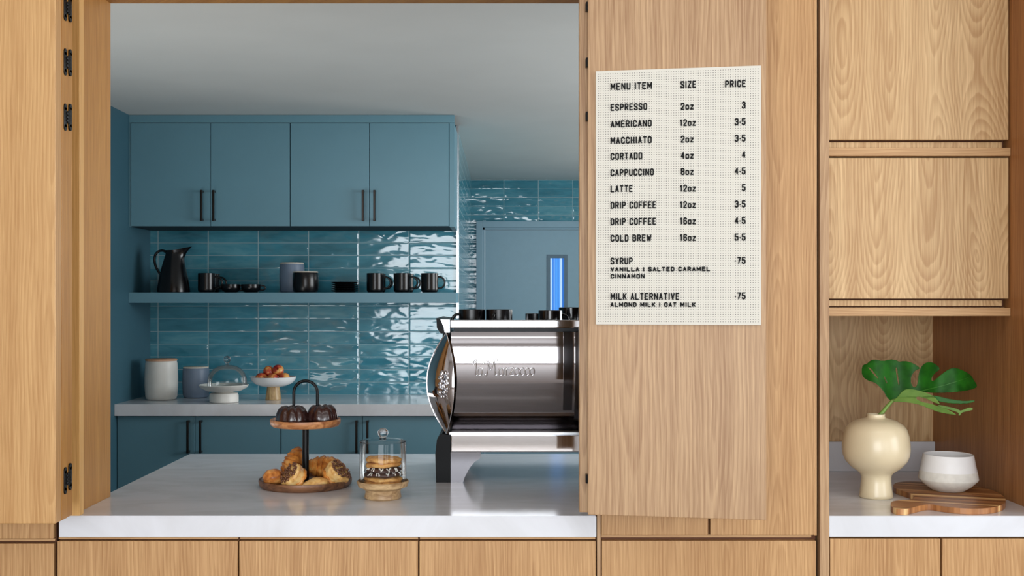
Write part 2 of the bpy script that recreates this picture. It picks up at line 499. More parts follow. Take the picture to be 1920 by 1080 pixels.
tag(MB().box(-1.1425, 0.25, 3.04, 3.06, HEAD, TOP, 0.001).build('trim_4', OAKH), 'oak board over the serving opening', 'trim', kind='structure')

# serving counter: one slab, wide in the kitchen and narrow between the jambs
poly = [(XL, FY), (0.2486, FY), (0.2486, 3.46), (0.84, 3.46), (0.84, 4.25), (-1.187, 4.25), (-1.187, FY+.09), (XL, FY+.09)]
b = MB().prism(poly, 'z', CT-0.057, CT)
bmesh.ops.bevel(b.bm, geom=[e for e in b.bm.edges if abs(e.verts[0].co.z-e.verts[1].co.z) < 1e-5 and e.verts[0].co.z > CT-.01], offset=.002, segments=2, affect='EDGES')
tag(b.build('serving_countertop', QUARTZ), 'white stone countertop of the serving hatch, carrying pastries and the espresso machine', 'countertop')

def front_unit(x0, x1, z1, label, depth, name='base_cabinet', group=None, y0=FY):
    t = thing(name, label, 'cabinet', ((x0+x1)/2, y0, 0), 0, group)
    panel('carcass', REVEAL, t, x0, x1, y0+0.022, y0+depth, 0.0, z1+0.009)
    return t
for (a, c, lab) in ((107.5, 445.5, 'oak base cabinet under the left third of the serving counter'),
                    (448.5, 783.5, 'oak base cabinet under the middle of the serving counter'),
                    (786.5, 1117, 'oak base cabinet under the right third of the serving counter')):
    t = front_unit(sx(a, FY)-.002, sx(c, FY)+.002, 0.845, lab, 0.95, group='oak base cabinets below the serving counter')
    panel('cabinet_front', OAK, t, sx(a, FY), sx(c, FY), FY, FY+.02, 0.1, sz(1015, FY))
    panel('pull_rail', OAKH, t, sx(a, FY), sx(c, FY), FY+.008, FY+.02, 0.8485, 0.8535)

# tall oak cabinet on the left, behind the folded doors
t = thing('tall_cabinet', 'tall oak cabinet at the far left behind the folded door', 'cabinet', (-1.6, FY, 0))
panel('carcass', REVEAL, t, -2.0, -1.2125, FY+.022, 3.115, 0, 2.6)
panel('cabinet_door', OAK, t, -2.0, sx(100, FY), FY, FY+.02, sz(1010, FY), 2.6)
panel('drawer_front', OAK, t, -2.0, sx(100.5, FY), FY, FY+.02, 0.1, sz(1019.5, FY))
panel('pull_rail', OAKH, t, -2.0, sx(100, FY), FY+.01, FY+.02, sz(1016, FY), sz(1011.5, FY))

# tall oak cabinet in the middle, behind the menu door
t = thing('tall_cabinet', 'tall oak cabinet with two doors and a drawer, behind the open menu door', 'cabinet', (0.55, FY, 0))
panel('carcass', REVEAL, t, 0.262, 0.845, FY+.022, 3.42, 0, 2.6)
panel('side_panel', OAKD, t, sx(1119.5, FY), sx(1127, FY), FY+.003, 3.42, 0, 2.6)
panel('cabinet_door', OAK, t, sx(1128, FY), sx(1328, FY), FY, FY+.02, sz(1003, FY), 2.6)
panel('cabinet_door', OAK, t, sx(1332, FY), sx(1526, FY), FY, FY+.02, sz(1003, FY), 2.6)
panel('pull_rail', OAKH, t, sx(1128, FY), sx(1524, FY), FY+.014, FY+.022, sz(1010, FY), sz(1004, FY))
panel('drawer_front', OAK, t, sx(1128.5, FY), sx(1530, FY), FY, FY+.02, 0.1, sz(1014, FY))
panel('end_stile', OAK, t, sx(1527, FY), sx(1532.5, FY), FY+.004, FY+.022, 0.86, 2.6)

# niche unit on the right
NX0, NX1, NB, DY = sx(1555, FY), 1.464, 3.84, 3.256
t = thing('oak_hutch', 'oak wall unit at the right with two closed fronts above an open niche', 'cabinet', (1.16, FY, 0))
panel('side_panel', OAKD, t, sx(1537, FY), NX0, FY, NB+.02, 0, 2.6)
panel('side_panel', oak('oak_niche_side_shaded', (190, 136, 84), (132, 84, 46), cathedral=.15), t, NX1, NX1+.026, FY, NB+.02, 0, 2.6)  # darker oak on the right side: its shade is put into the colour
panel('back_panel', OAKC, t, NX0, NX1, NB, NB+.02, 0, 2.6)
panel('upper_door', OAKC, t, NX0+.002, sx(1891, DY), DY, DY+.02, sz(262, DY), 2.6)
panel('lower_door', OAKC, t, NX0+.002, sx(1891, DY), DY, DY+.02, sz(560, DY), sz(296, DY))
panel('carcass', REVEAL, t, NX0+.001, NX1-.001, DY+.04, NB-.002, sz(577, DY), 2.6)
for (a, c) in ((265, 277), (563, 574)):
    panel('pull_strip', OAKC, t, NX0+.002, sx(1884, DY), DY+.018, DY+.04, sz(c, DY), sz(a, DY))
for (a, c) in ((277.5, 293), (577.5, 592.5)):
    panel('shelf_ledge', OAKH, t, NX0+.002, NX1-.001, DY-.006, NB-.002 if a > 400 else DY+.045, sz(c, DY), sz(a, DY))
panel('niche_ceiling', OAKC, t, NX0+.002, NX1-.001, DY+.03, NB-.002, sz(577.5, DY), sz(577.5, DY)+.002)
o = MB().box(NX0, NX1, FY, NB, CT-.057, CT, .0015).build('niche_countertop', QUARTZ)
tag(o, 'short white stone countertop inside the oak niche', 'countertop')
o = MB().box(NX0+.001, NX1-.001, NB-.022, NB, CT, CT+.1, .0015).build('backsplash', QUARTZ)
tag(o, 'low white stone upstand at the back of the oak niche', 'backsplash')
t = thing('base_cabinet', 'oak base cabinet with two doors under the niche countertop', 'cabinet', (1.17, FY, 0))
panel('carcass', REVEAL, t, NX0+.001, NX1-.001, FY+.022, 3.8, 0, .855)
panel('cabinet_door', OAK, t, NX0+.002, sx(1763, FY), FY, FY+.02, .1, sz(1010, FY))
panel('cabinet_door', OAK, t, sx(1767, FY), NX1-.002, FY, FY+.02, .1, sz(1010, FY))

# ------------------------------------------------------------------ folding doors
def hinge(parent, x, y, z, facing):
    """black butterfly hinge: two slotted leaves and a barrel, lying on a face that looks towards +X"""
    b = MB()
    for dy, dz in ((-.017, -.002), (.017, .003)):
        L = .026
        path = [(x, y+dy, z+dz-L), (x, y+dy, z+dz+L)]
        b.box(x-.001, x+.002, y+dy-.0085, y+dy+.0085, z+dz-L, z+dz+L, .0012)
        for e in (-1, 1):
            bb = bmesh.new()
            bmesh.ops.create_cone(bb, cap_ends=True, segments=16, radius1=.0085, radius2=.0085, depth=.003,
                                  matrix=Matrix.Translation((x+.0005, y+dy, z+dz+e*L)) @ Matrix.Rotation(PI/2, 4, 'Y'))
            b.add(bb)
    for q in range(3):
        b.box(x-.001, x+.005, y-.012, y+.012, z-.012+q*.009, z-.006+q*.009, .0008)
    b.tube([(x+.003, y, z-.016), (x+.003, y, z+.016)], .004, 8)
    o = b.build('hinge', BLACKM, parent, smooth=40)
    o.location = o.location - parent.location
    return o
DB = EYE - 0.555             # bottom of the folding doors
LX = sx(104, F/757.0)
t = thing('folding_door', 'folded oak door leaves stacked at the left of the opening', 'door', (LX-.25, 2.79, 0))
d0 = F/757.0
panel('door_leaf', oak('oak_left_door', (214, 172, 118), (172, 126, 76), cathedral=.35), t, LX-.62, LX, d0, d0+.037, DB, 2.62, .002)
panel('door_leaf', OAKW, t, LX-.62, LX, d0+.0395, d0+.076, DB, 2.62, .002)
panel('door_leaf', OAKW, t, LX-.62, LX-.002, d0+.078, d0+.115, DB, 2.62, .002)
for yy in (15, 117, 220, 898):
    hinge(t, LX, d0+.077, sz(yy, 2.862), 1)

A = Vector((sx(1102, F/726.0), F/726.0, 0)); B = Vector((sx(1437, F/746.0), F/746.0, 0))
mang = math.atan2(B.y-A.y, B.x-A.x); mw = (B-A).length
t = thing('folding_door', 'open oak door leaf carrying the menu board, right of the opening', 'door', (A.x, A.y, 0), mang)
MB().box(0, mw, 0, .024, DB, 2.62, .002).build('door_leaf', OAKD, t)
inv = Matrix.Translation(t.location) @ Matrix.Rotation(mang, 4, 'Z')
b = MB().box(sx(1086.5, F/719), sx(1086.5, F/719)+.44, F/719+.002, F/719+.036, DB, 2.62, .002)
b.xf(inv.inverted())
b.build('door_leaf', OAKD, t)
for yy in (12, 117, 218, 898):
    b = MB()
    p = pt(1100.5, yy, 2.915)
    b.box(p.x-.003, p.x+.003, p.y-.004, p.y+.018, p.z-.011, p.z+.011, .001)
    b.tube([(p.x+.001, p.y-.003, p.z-.011), (p.x+.001, p.y-.003, p.z+.011)], .004, 8)
    b.xf(inv.inverted())
    b.build('hinge', BLACKM, t)

# ------------------------------------------------------------------ menu board
nrm = Vector((math.sin(mang), -math.cos(mang), 0))
BT = 0.006
org = A + nrm * BT
ex = Vector((math.cos(mang), math.sin(mang), 0))
def on_board(px, py):
    ray = Vector(((px-VX)/F, 1.0, -(py-VY)/F))
    k = org.dot(nrm) / ray.dot(nrm)
    h = ray * k
    return (h - org).dot(ex), EYE + h.z
x0, z1 = on_board(1117, 131); x1, z1b = on_board(1427, 125.5); _, z0 = on_board(1117, 608.5)
z1 = (z1 + z1b) / 2
def pegboard():
    k = NT('perforated_cream_board')
    co = k.n('ShaderNodeTexCoord').outputs['Object']
    sp = k.n('ShaderNodeSeparateXYZ'); k.l(co, sp.inputs[0])
    P = 0.00617
    fx = k.math('SUBTRACT', k.math('FRACT', k.math('DIVIDE', sp.outputs[0], P)), 0.5)
    fz = k.math('SUBTRACT', k.math('FRACT', k.math('DIVIDE', sp.outputs[2], P)), 0.5)
    r = k.math('SQRT', k.math('ADD', k.math('MULTIPLY', fx, fx), k.math('MULTIPLY', fz, fz)))
    inx = k.math('LESS_THAN', k.math('ABSOLUTE', sp.outputs[0]), (x1-x0)/2-.004)
    inz = k.math('LESS_THAN', k.math('ABSOLUTE', sp.outputs[2]), (z1-z0)/2-.004)
    hole = k.math('MULTIPLY', k.math('MULTIPLY', k.math('LESS_THAN', r, 0.175), inx), inz)
    k.l(k.mix(hole, lin((214, 210, 199)), lin((76, 72, 68))), k.b.inputs['Base Color'])
    k.set(Roughness=0.6)
    return k.m
cx, cz = (x0+x1)/2, (z0+z1)/2
mb = thing('menu_board', 'cream perforated menu board with black lettering on the open oak door', 'sign', A + ex*cx + nrm*0.001 + Vector((0, 0, cz)), mang)
MB().box(-(x1-x0)/2, (x1-x0)/2, -BT, 0, -(z1-z0)/2, (z1-z0)/2, .0008).build('board', pegboard(), mb)
INK = plain('black_plastic_letters', (9, 9, 10), 0.6, spec=.2)
c_, k_ = .30, .13
RR = [(c_, 0), (1-c_, 0), (1, k_), (1, 1-k_), (1-c_, 1), (c_, 1), (0, 1-k_), (0, k_), (c_, 0)]
G = {
 'A': [[(0, 0), (.5, 1), (1, 0)], [(.18, .3), (.82, .3)]],
 'B': [[(0, 0), (0, 1), (.65, 1), (.95, .9), (.95, .62), (.7, .52), (0, .52)], [(.7, .52), (1, .4), (1, .12), (.7, 0), (0, 0)]],
 'C': [[(1, .72), (1, 1-k_), (1-c_, 1), (c_, 1), (0, 1-k_), (0, k_), (c_, 0), (1-c_, 0), (1, k_), (1, .28)]],
 'D': [[(0, 0), (0, 1), (.65, 1), (1, .85), (1, .15), (.65, 0), (0, 0)]],
 'E': [[(1, 0), (0, 0), (0, 1), (1, 1)], [(0, .52), (.85, .52)]],
 'F': [[(0, 0), (0, 1), (1, 1)], [(0, .5), (.85, .5)]],
 'H': [[(0, 0), (0, 1)], [(1, 0), (1, 1)], [(0, .5), (1, .5)]],
 'I': [[(0, 0), (0, 1)]],
 'K': [[(0, 0), (0, 1)], [(1, 1), (.05, .42)], [(.35, .6), (1, 0)]],
 'L': [[(0, 1), (0, 0), (1, 0)]],
 'M': [[(0, 0), (0, 1), (.5, .3), (1, 1), (1, 0)]],
 'N': [[(0, 0), (0, 1), (1, 0), (1, 1)]],
 'O': [RR], '0': [RR],
 'P': [[(0, 0), (0, 1), (.7, 1), (1, .88), (1, .58), (.7, .46), (0, .46)]],
 'R': [[(0, 0), (0, 1), (.7, 1), (1, .88), (1, .6), (.7, .48), (0, .48)], [(.55, .48), (1, 0)]],
 'S': [[(1, .76), (1, .9), (.7, 1), (.3, 1), (0, .9), (0, .66), (.25, .55), (.75, .45), (1, .34), (1, .1), (.7, 0), (.3, 0), (0, .1), (0, .24)]],
 'T': [[(0, 1), (1, 1)], [(.5, 1), (.5, 0)]],
 'U': [[(0, 1), (0, k_), (c_, 0), (1-c_, 0), (1, k_), (1, 1)]],
 'V': [[(0, 1), (.5, 0), (1, 1)]],
 'W': [[(0, 1), (.22, 0), (.5, .7), (.78, 0), (1, 1)]],
 'Y': [[(0, 1), (.5, .45), (1, 1)], [(.5, .45), (.5, 0)]],
 'Z': [[(0, 1), (1, 1), (0, 0), (1, 0)]],
 'o': [[(x, y*.66) for x, y in RR]],
 'z': [[(0, .66), (1, .66), (0, 0), (1, 0)]],
 '1': [[(0, .78), (.6, 1), (.6, 0)]],
 '2': [[(0, .74), (0, .88), (.3, 1), (.7, 1), (1, .88), (1, .64), (0, .08), (0, 0), (1, 0)]],
 '3': [[(0, .8), (.05, .9), (.3, 1), (.7, 1), (1, .88), (1, .64), (.75, .53), (.35, .53)], [(.75, .53), (1, .42), (1, .12), (.7, 0), (.3, 0), (0, .1), (0, .22)]],
 '4': [[(.75, 0), (.75, 1), (0, .3), (1, .3)]],
 '5': [[(1, 1), (.05, 1), (0, .54), (.7, .6), (1, .48), (1, .12), (.7, 0), (.3, 0), (0, .12), (0, .22)]],
 '6': [[(1, .8), (1, .9), (.7, 1), (.3, 1), (0, .88), (0, .12), (.3, 0), (.7, 0), (1, .12), (1, .46), (.7, .57), (0, .52)]],
 '7': [[(0, 1), (1, 1), (.35, 0)]],
 '8': [[(.3, .53), (0, .64), (0, .88), (.3, 1), (.7, 1), (1, .88), (1, .64), (.7, .53), (.3, .53), (0, .42), (0, .12), (.3, 0), (.7, 0), (1, .12), (1, .42), (.7, .53)]],
 '.': [[(0, .38), (0, .44)]],
 '|': [[(0, -.02), (0, 1)]],
}
WID = {'I': .12, '|': .12, '.': .12, '1': .55, ' ': .34, 'M': 1.25, 'W': 1.35, 'N': 1.1}
def lettering(text, px0, px1, base, h, sw=.0031):
    """one row of stroke letters fitted between two picture columns"""
    xa, za = on_board(px0, base); xb, zb = on_board(px1, base)
    hh = h * 2.87 / F - sw
    GAP = .8
    tot = sum(WID.get(c, 1) for c in text) + GAP * (len(text)-1)
    W = (xb - xa - sw)
    unit = W / tot
    b = MB()
    x = xa + sw/2 - cx
    z = (za+zb)/2 + sw/2 - cz
    for c in text:
        wd = WID.get(c, 1) * unit
        for pl in G.get(c, []):
            P = [(x + p[0]*(wd if c not in 'I|.' else 0) + (wd/2 if c in 'I|.' else 0), z + p[1]*hh) for p in pl]
            for i in range(len(P)-1):
                a, e = Vector(P[i]), Vector(P[i+1])
                d = e - a; L = d.length
                m = Matrix.Translation((a.x, -BT-.0012, a.y)) @ Matrix.Rotation(-math.atan2(d.y, d.x), 4, 'Y') @ Matrix.Translation((L/2, 0, 0)) @ Matrix.Diagonal((L+sw*.5, .0022, sw, 1))
                bb = bmesh.new(); bmesh.ops.create_cube(bb, size=1, matrix=m); b.add(bb)
        x += wd + GAP * unit
    b.build('lettering', INK, mb)
H1, H2 = 13.2, 8.6
rows = [('MENU ITEM', 1145, 1222.5, 168.2), ('SIZE', 1276, 1305.5, 165.3), ('PRICE', 1359.5, 1398.5, 164)]
rows += [(n, 1145, e, y) for n, e, y in (('ESPRESSO', 1213.5, 207.4), ('AMERICANO', 1222, 238.6), ('MACCHIATO', 1222, 269.6), ('CORTADO', 1204.5, 299.6), ('CAPPUCCINO', 1226, 330), ('LATTE', 1186.5, 360.6),
         ('DRIP COFFEE', 1230.5, 391.2), ('DRIP COFFEE', 1230.5, 422), ('COLD BREW', 1221.5, 453), ('SYRUP', 1186.5, 496), ('MILK ALTERNATIVE', 1274, 562.4))]
for (s_, y) in zip(('2oz', '12oz', '2oz', '4oz', '8oz', '12oz', '12oz', '16oz', '16oz'), (206, 236.6, 267.6, 298.2, 328.4, 359.6, 390.4, 421, 452)):
    rows.append((s_, 1275 if len(s_) == 4 else 1276.5, 1305 if len(s_) == 4 else 1301, y))
for (s_, y) in zip(('3', '3.5', '3.5', '4', '4.5', '5', '3.5', '4.5', '5.5', '.75', '.75'), (204, 235, 266, 296.6, 327.4, 358.4, 389.4, 420.2, 451.2, 495, 561.4)):
    rows.append((s_, 1391 if len(s_) == 1 else 1377.5, 1398, y))
for r_ in rows: lettering(*r_, H1)
for r_ in (('VANILLA | SALTED CARAMEL', 1145, 1331.5, 509), ('CINNAMON', 1145, 1209, 522.2), ('ALMOND MILK | OAT MILK', 1144.5, 1304.5, 575.4)):
    lettering(*r_, H2, sw=.0029)

# ------------------------------------------------------------------ kitchen cabinets
def pull(door, x, z0, z1, y, parent_loc):
    """bar pull on two posts"""
    r = .0062
    b = MB()
    b.box(x-r, x+r, y-.036, y-.026, z0, z1, .002)
    for zz in (z0+.008, z1-.008): b.box(x-.004, x+.006, y-.028, y, zz-.006, zz+.006, .001)
    o = b.build('handle', BRONZE, door)
    o.location = o.location - door.location - parent_loc
    return o
def kitchen_unit(name, label, group, edges, hx, y, zb, zt, depth, hz):
    x0_, x1_ = edges[0], edges[-1]
    t = thing(name, label, 'cabinet', ((x0_+x1_)/2, y, zb), 0, group)
    panel('carcass', plain('dark_teal_gap', (22, 48, 60), .7), t, x0_, x1_, y+.021, y+depth, zb, zt)
    for i in range(2):
        d = panel('cabinet_door', TEAL, t, edges[i]+.0015, edges[i+1]-.0015, y, y+.02, zb+.003, zt-.003)
        pull(d, hx[i], hz[0], hz[1], y, t.location)
    return t
US = lambda px: sx(px, UY)
uz0, uz1 = sz(425, UY), sz(230, UY)
kitchen_unit('upper_cabinet', 'teal two-door upper cabinet on the left above the shelf', 'teal upper cabinets', (US(245), US(394.7), US(543.7)), (US(380), US(402.5)), UY, uz0, uz1, .39, (sz(415, UY), sz(357, UY)))
kitchen_unit('upper_cabinet', 'teal two-door upper cabinet on the right above the shelf', 'teal upper cabinets', (US(544.3), US(692.7), US(842)), (US(681.5), US(703)), UY, uz0, uz1, .39, (sz(415, UY), sz(357, UY)))
tag(MB().box(KX0+.001, US(852), UY+.004, UY+.02, uz1+.001, KC-.001, .001).build('filler_panel', TEAL), 'long teal filler strip between the upper cabinets and the ceiling', 'panel')
tag(MB().box(US(842.5), US(852), UY+.004, BY-.001, uz0, uz1, .001).build('end_panel', TEAL), 'teal end panel closing the right side of the upper cabinets', 'panel')
tag(MB().box(KX0+.001, US(244.5), UY+.004, UY+.02, uz0, uz1, .001).build('filler_panel', TEAL), 'narrow teal filler strip between the left wall and the upper cabinets', 'panel')
SHZ = sz(548.5, UY)
o = MB().box(KX0, US(855), UY, BY, sz(568, UY), SHZ, .0015).build('wall_shelf', TEAL)
tag(o, 'long teal floating shelf of black crockery on the tiled wall', 'shelf')
SY = 6.3
SS = lambda px: sx(px, SY)
o = MB().box(KX0, KX1, 6.262, BY, CT-.065, CT, .0015).build('back_countertop', QUARTZB)
tag(o, 'white stone countertop along the tiled back wall', 'countertop')
hzl = (CT-.065-.21, CT-.065-.025)
kitchen_unit('base_cabinet', 'teal two-door base cabinet under the left of the back counter', 'teal base cabinets', (KX0+.002, SS(365.5), SS(526)), (SS(354.5), SS(378)), SY, .1, CT-.067, .58, hzl)
kitchen_unit('base_cabinet', 'teal two-door base cabinet under the right of the back counter', 'teal base cabinets', (SS(526.8), SS(679.5), KX1-.01), (SS(669.5), SS(690)), SY, .1, CT-.067, .58, hzl)
o = MB().box(KX0, KX1-.01, SY+.06, BY-.02, 0, .1).build('plinth', plain('dark_teal_plinth', (30, 60, 72), .6))
tag(o, 'dark plinth below the teal base cabinets', 'plinth')

# ------------------------------------------------------------------ crockery builders (origin at the base centre)
def cup_profile(r, h, wall=.004, foot=.8, round_=.02):
    out = [(0, 0), (r*foot, 0), (r*foot+.002, .002)]
    n = 6
    for i in range(n+1):
        a = i/n*PI/2
        out.append((r*foot + (r-r*foot)*math.sin(a), .002 + round_*(1-math.cos(a))))
    out += [(r, h*.6), (r, h-.001), (r-wall*.5, h), (r-wall, h-.001), (r-wall, round_), (r*foot-wall, .006), (0, .006)]
    return out
def handle_path(r, z0, z1, out, n=14):
    pts = []
    for i in range(n+1):
        a = -PI/2 + PI*i/n
        pts.append((r-.003 + out*math.cos(a)**.8 if math.cos(a) > 1e-6 else r-.003, 0, (z0+z1)/2 + (z1-z0)/2*math.sin(a)))
    return pts
def make_mug(name, label, cat, r, h, mat, hz, hout, hr=.0055, group=None, foot=.8, round_=.02):
    t = thing(name, label, cat, (0, 0, 0), 0, group)
    MB().lathe(cup_profile(r, h, foot=foot, round_=round_)).build('cup_body', mat, t, smooth=50, center=False)
    MB().tube(handle_path(r, h*hz[0], h*hz[1], hout), hr, 10).build('handle', mat, t, smooth=60, center=False)
    return t

SD = 6.60                                        # front row on the shelf
gm = 'black mugs on the teal shelf'
mug = make_mug('coffee_mug', 'black mug in front, right beside the pitcher on the shelf', 'mug', .050, .114, BLACKC, (.22, .82), .042, group=gm)
mug.location = (sx(387.5, SD), SD, SHZ); mug.rotation_euler.z = .05
for (px, d, rz, lab) in ((396, 6.74, .0, 'black mug half hidden behind the mug nearest the pitcher'),
                         (703.5, SD, .15, 'black mug standing just right of the saucer stack'),
                         (707.5, 6.74, .15, 'black mug tucked behind the mug next to the saucer stack'),
                         (754, SD, .1, 'front black mug in the middle of the right-hand shelf mugs'),
                         (760, 6.74, .1, 'black mug behind the middle of the right-hand shelf mugs'),
                         (805.5, SD, .1, 'black mug nearest the right end of the teal shelf')):
    again(mug, (sx(px, d), d, SHZ), rz, lab, gm)
low = make_mug('cappuccino_cup', 'low wide black cup next to the mugs by the pitcher', 'cup', .056, .049, BLACKC, (.3, .85), .03, .005, group='low black cups on the teal shelf', foot=.55, round_=.03)
low.location = (sx(433, SD), SD, SHZ); low.rotation_euler.z = .1
again(low, (sx(470.5, SD), SD, SHZ), .1, 'low wide black cup in the middle of the shelf with its handle to the right')

# pitcher
def spout(p, th, r, z):
    q = p.copy()
    if z > .18:
        k = (z-.18)/.068
        c = max(0, math.cos(th))
        q.x += .062 * c**5 * k**1.5
        q.z += .022 * c**3 * k
        q.z -= .0
    return q
pit = thing('water_pitcher', 'tall black pitcher with a spout at the left of the shelf', 'pitcher', (sx(325.5, SD), SD, SHZ))
prof = [(0, 0), (.088, 0), (.094, .004), (.092, .03), (.082, .09), (.068, .15), (.055, .195), (.047, .22), (.045, .235), (.046, .248), (.042, .248), (.041, .22), (.05, .18), (.07, .1), (.07, .02), (0, .02)]
MB().lathe(prof, 48, spout).build('pitcher_body', plain('black_glossy_pitcher', (10, 10, 13), .2, spec=.4), pit, smooth=50, center=False)
hp = [(-.043, 0, .236), (-.06, 0, .246), (-.085, 0, .243), (-.105, 0, .225), (-.112, 0, .195), (-.108, 0, .165), (-.098, 0, .14), (-.086, 0, .12), (-.076, 0, .105)]
MB().tube(spline(hp, 4), .0073, 10).build('handle', BLACKC, pit, smooth=60, center=False)

def canister(name, label, loc, r, h, mat, lidmat, lid_h=.01, lid_r=None, group=None, belly=.0, lidname='lid'):
    t = thing(name, label, 'canister', loc, 0, group)
    prof = [(0, 0), (r*.8, 0), (r*.9, .004), (r*.97, .018), (r+belly, h*.35), (r+belly, h*.6), (r*.985, h*.93), (r*.95, h-.002), (r*.94, h), (0, h)]
    MB().lathe(prof, 48).build('jar_body', mat, t, smooth=40, center=False)
    lr = lid_r or r*.95
    MB().lathe([(0, h), (lr-.002, h), (lr, h+.002), (lr, h+lid_h-.002), (lr-.003, h+lid_h), (0, h+lid_h)], 48).build(lidname, lidmat, t, smooth=40, center=False)
    return t
canister('storage_canister', 'tall grey lidded canister at the middle of the shelf', (sx(547.5, 6.72), 6.72, SHZ), .074, .172, GREYC, CREAMR, .008)
canister('storage_canister', 'short black lidded canister in front of the grey one on the shelf', (sx(573, 6.58), 6.58, SHZ), .075, .117, BLACKC, CREAMR, .007, .073)
canister('storage_canister', 'tall off-white canister with a wooden lid on the back counter', (sx(302.5, 6.57), 6.57, CT), .092, .226, WHITEC, LIDW, .012, .09, belly=.002)
canister('storage_canister', 'smaller grey-blue canister beside the off-white one on the back counter', (sx(367.5, 6.70), 6.70, CT), .078, .176, GREYC, CREAMR, .008, .074)

# saucers, stacked
gs = 'black saucers stacked on the teal shelf'
sau = tag(MB().lathe([(0, 0), (.05, 0), (.056, .003), (.079, .0115), (.080, .013), (.078, .0135), (.054, .0062), (0, .0055)], 40).build('saucer', BLACKC, smooth=40, center=False), 'black saucer at the bottom of the stack on the shelf', 'saucer', gs)
sau.location = (sx(646.5, SD), SD, SHZ)
for i, lab in enumerate(('black saucer second from the bottom of the shelf stack', 'black saucer in the very middle of the shelf stack', 'black saucer just under the topmost one of the shelf stack', 'topmost black saucer of the stack on the shelf')):
    again(sau, (sx(646.5, SD)+random.uniform(-.001, .001), SD, SHZ+.0122*(i+1)), random.random(), lab)

# cake stand with dome
cs = thing('cake_stand', 'white cake stand under a clear glass dome on the back counter', 'cake stand', (sx(420, 6.39), 6.39, CT))
MB().lathe([(0, 0), (.076, 0), (.081, .004), (.081, .04), (.076, .052), (.05, .058), (.05, .062), (.095, .066), (.128, .083), (.139, .098), (.137, .101), (.126, .092), (.1, .08), (0, .078)], 56).build('stand', WHITEC, cs, smooth=40, center=False)
dome = [(.109, .081), (.111, .084), (.11, .12)]
for i in range(1, 13):
    a = i/12*PI/2
    dome.append((.11*math.cos(a)**.85 if i < 12 else .0, .12 + .092*math.sin(a)))
dm = MB().lathe(dome, 48).build('glass_dome', GLASS, cs, smooth=60, center=False); dm.location.x = .018
MB().lathe([(.0, .211), (.011, .212), (.008, .22), (.012, .225), (.02, .236), (.021, .246), (.016, .257), (.006, .263), (0, .264)], 24).build('knob', KNOBG, dm, smooth=60, center=False)

# pedestal fruit bowl
fb = thing('pedestal_bowl', 'white footed fruit bowl on a wooden stem on the back counter', 'bowl', (sx(512.5, 6.55), 6.55, CT))
MB().lathe([(0, .076), (.04, .076), (.075, .082), (.108, .096), (.127, .117), (.131, .133), (.128, .135), (.123, .118), (.1, .1), (.06, .09), (0, .088)], 48).build('bowl', WHITEG, fb, smooth=40, center=False)
MB().lathe([(0, 0), (.043, 0), (.046, .004), (.042, .03), (.038, .06), (.036, .077), (0, .077)], 32).build('stem', wood('pale_stem_wood', (206, 178, 128), (158, 124, 80), (60, 60, 8)), fb, smooth=40, center=False)
def apple_mat(name, seed):
    k = NT(name)
    co = k.n('ShaderNodeTexCoord').outputs['Object']
    mp = k.n('ShaderNodeMapping'); mp.inputs['Location'].default_value = (seed, seed*.7, seed*1.3); k.l(co, mp.inputs[0])
    nz = k.noise(mp.outputs[0], 22, 3, .6)
    k.l(k.ramp(nz, [(.38, lin((150, 34, 34))), (.5, lin((196, 84, 52))), (.62, lin((228, 172, 92)))]), k.b.inputs['Base Color'])
    k.set(Roughness=.3)
    return k.m
def apple(loc, rx, rz, r, seed, label):
    t = thing('apple', label, 'apple', loc, 0, 'apples in the white footed bowl')
    t.rotation_euler = (rx, 0, rz)
    prof = [(0, -.72*r), (.12*r, -.8*r), (.35*r, -.86*r)]
    for i in range(1, 12):
        a = -PI/2*.72 + i/12*PI*.86
        prof.append((r*math.cos(a)*(1.02 if a > 0 else .97), r*.9*math.sin(a)))
    prof += [(.2*r, .74*r), (.08*r, .62*r), (0, .56*r)]
    MB().lathe(prof, 28).build('fruit', apple_mat('apple_skin', seed), t, smooth=60, center=False)
    MB().tube([(0, 0, .56*r), (.004, 0, .8*r), (.01, 0, 1.02*r)], .0017, 6).build('stem', plain('apple_stem', (84, 60, 36), .7), t, center=False)
fx, fy, fz = fb.location
for i, (dx, dy, dz_, rx, rz, lab) in enumerate((
        (-.063, -.03, .13, .3, .5, 'yellowish apple at the left rim of the bowl'),
        (.005, -.056, .128, -.4, 2., 'dark red apple in the front centre of the bowl'),
        (.068, -.028, .13, .6, 4., 'red-yellow apple at the right rim of the bowl'),
        (-.027, .004, .166, 1.0, 1., 'golden apple on top of the pile at the left'),
        (.028, -.004, .173, 1.1, 0., 'red and gold apple on top, its blossom end to the front'),
        (.0, .062, .13, .2, 3., 'apple at the back of the bowl behind the pile'))):
    apple((fx+dx, fy+dy, fz+dz_-.003), rx, rz, .0345, i*3.1+1.7, lab)

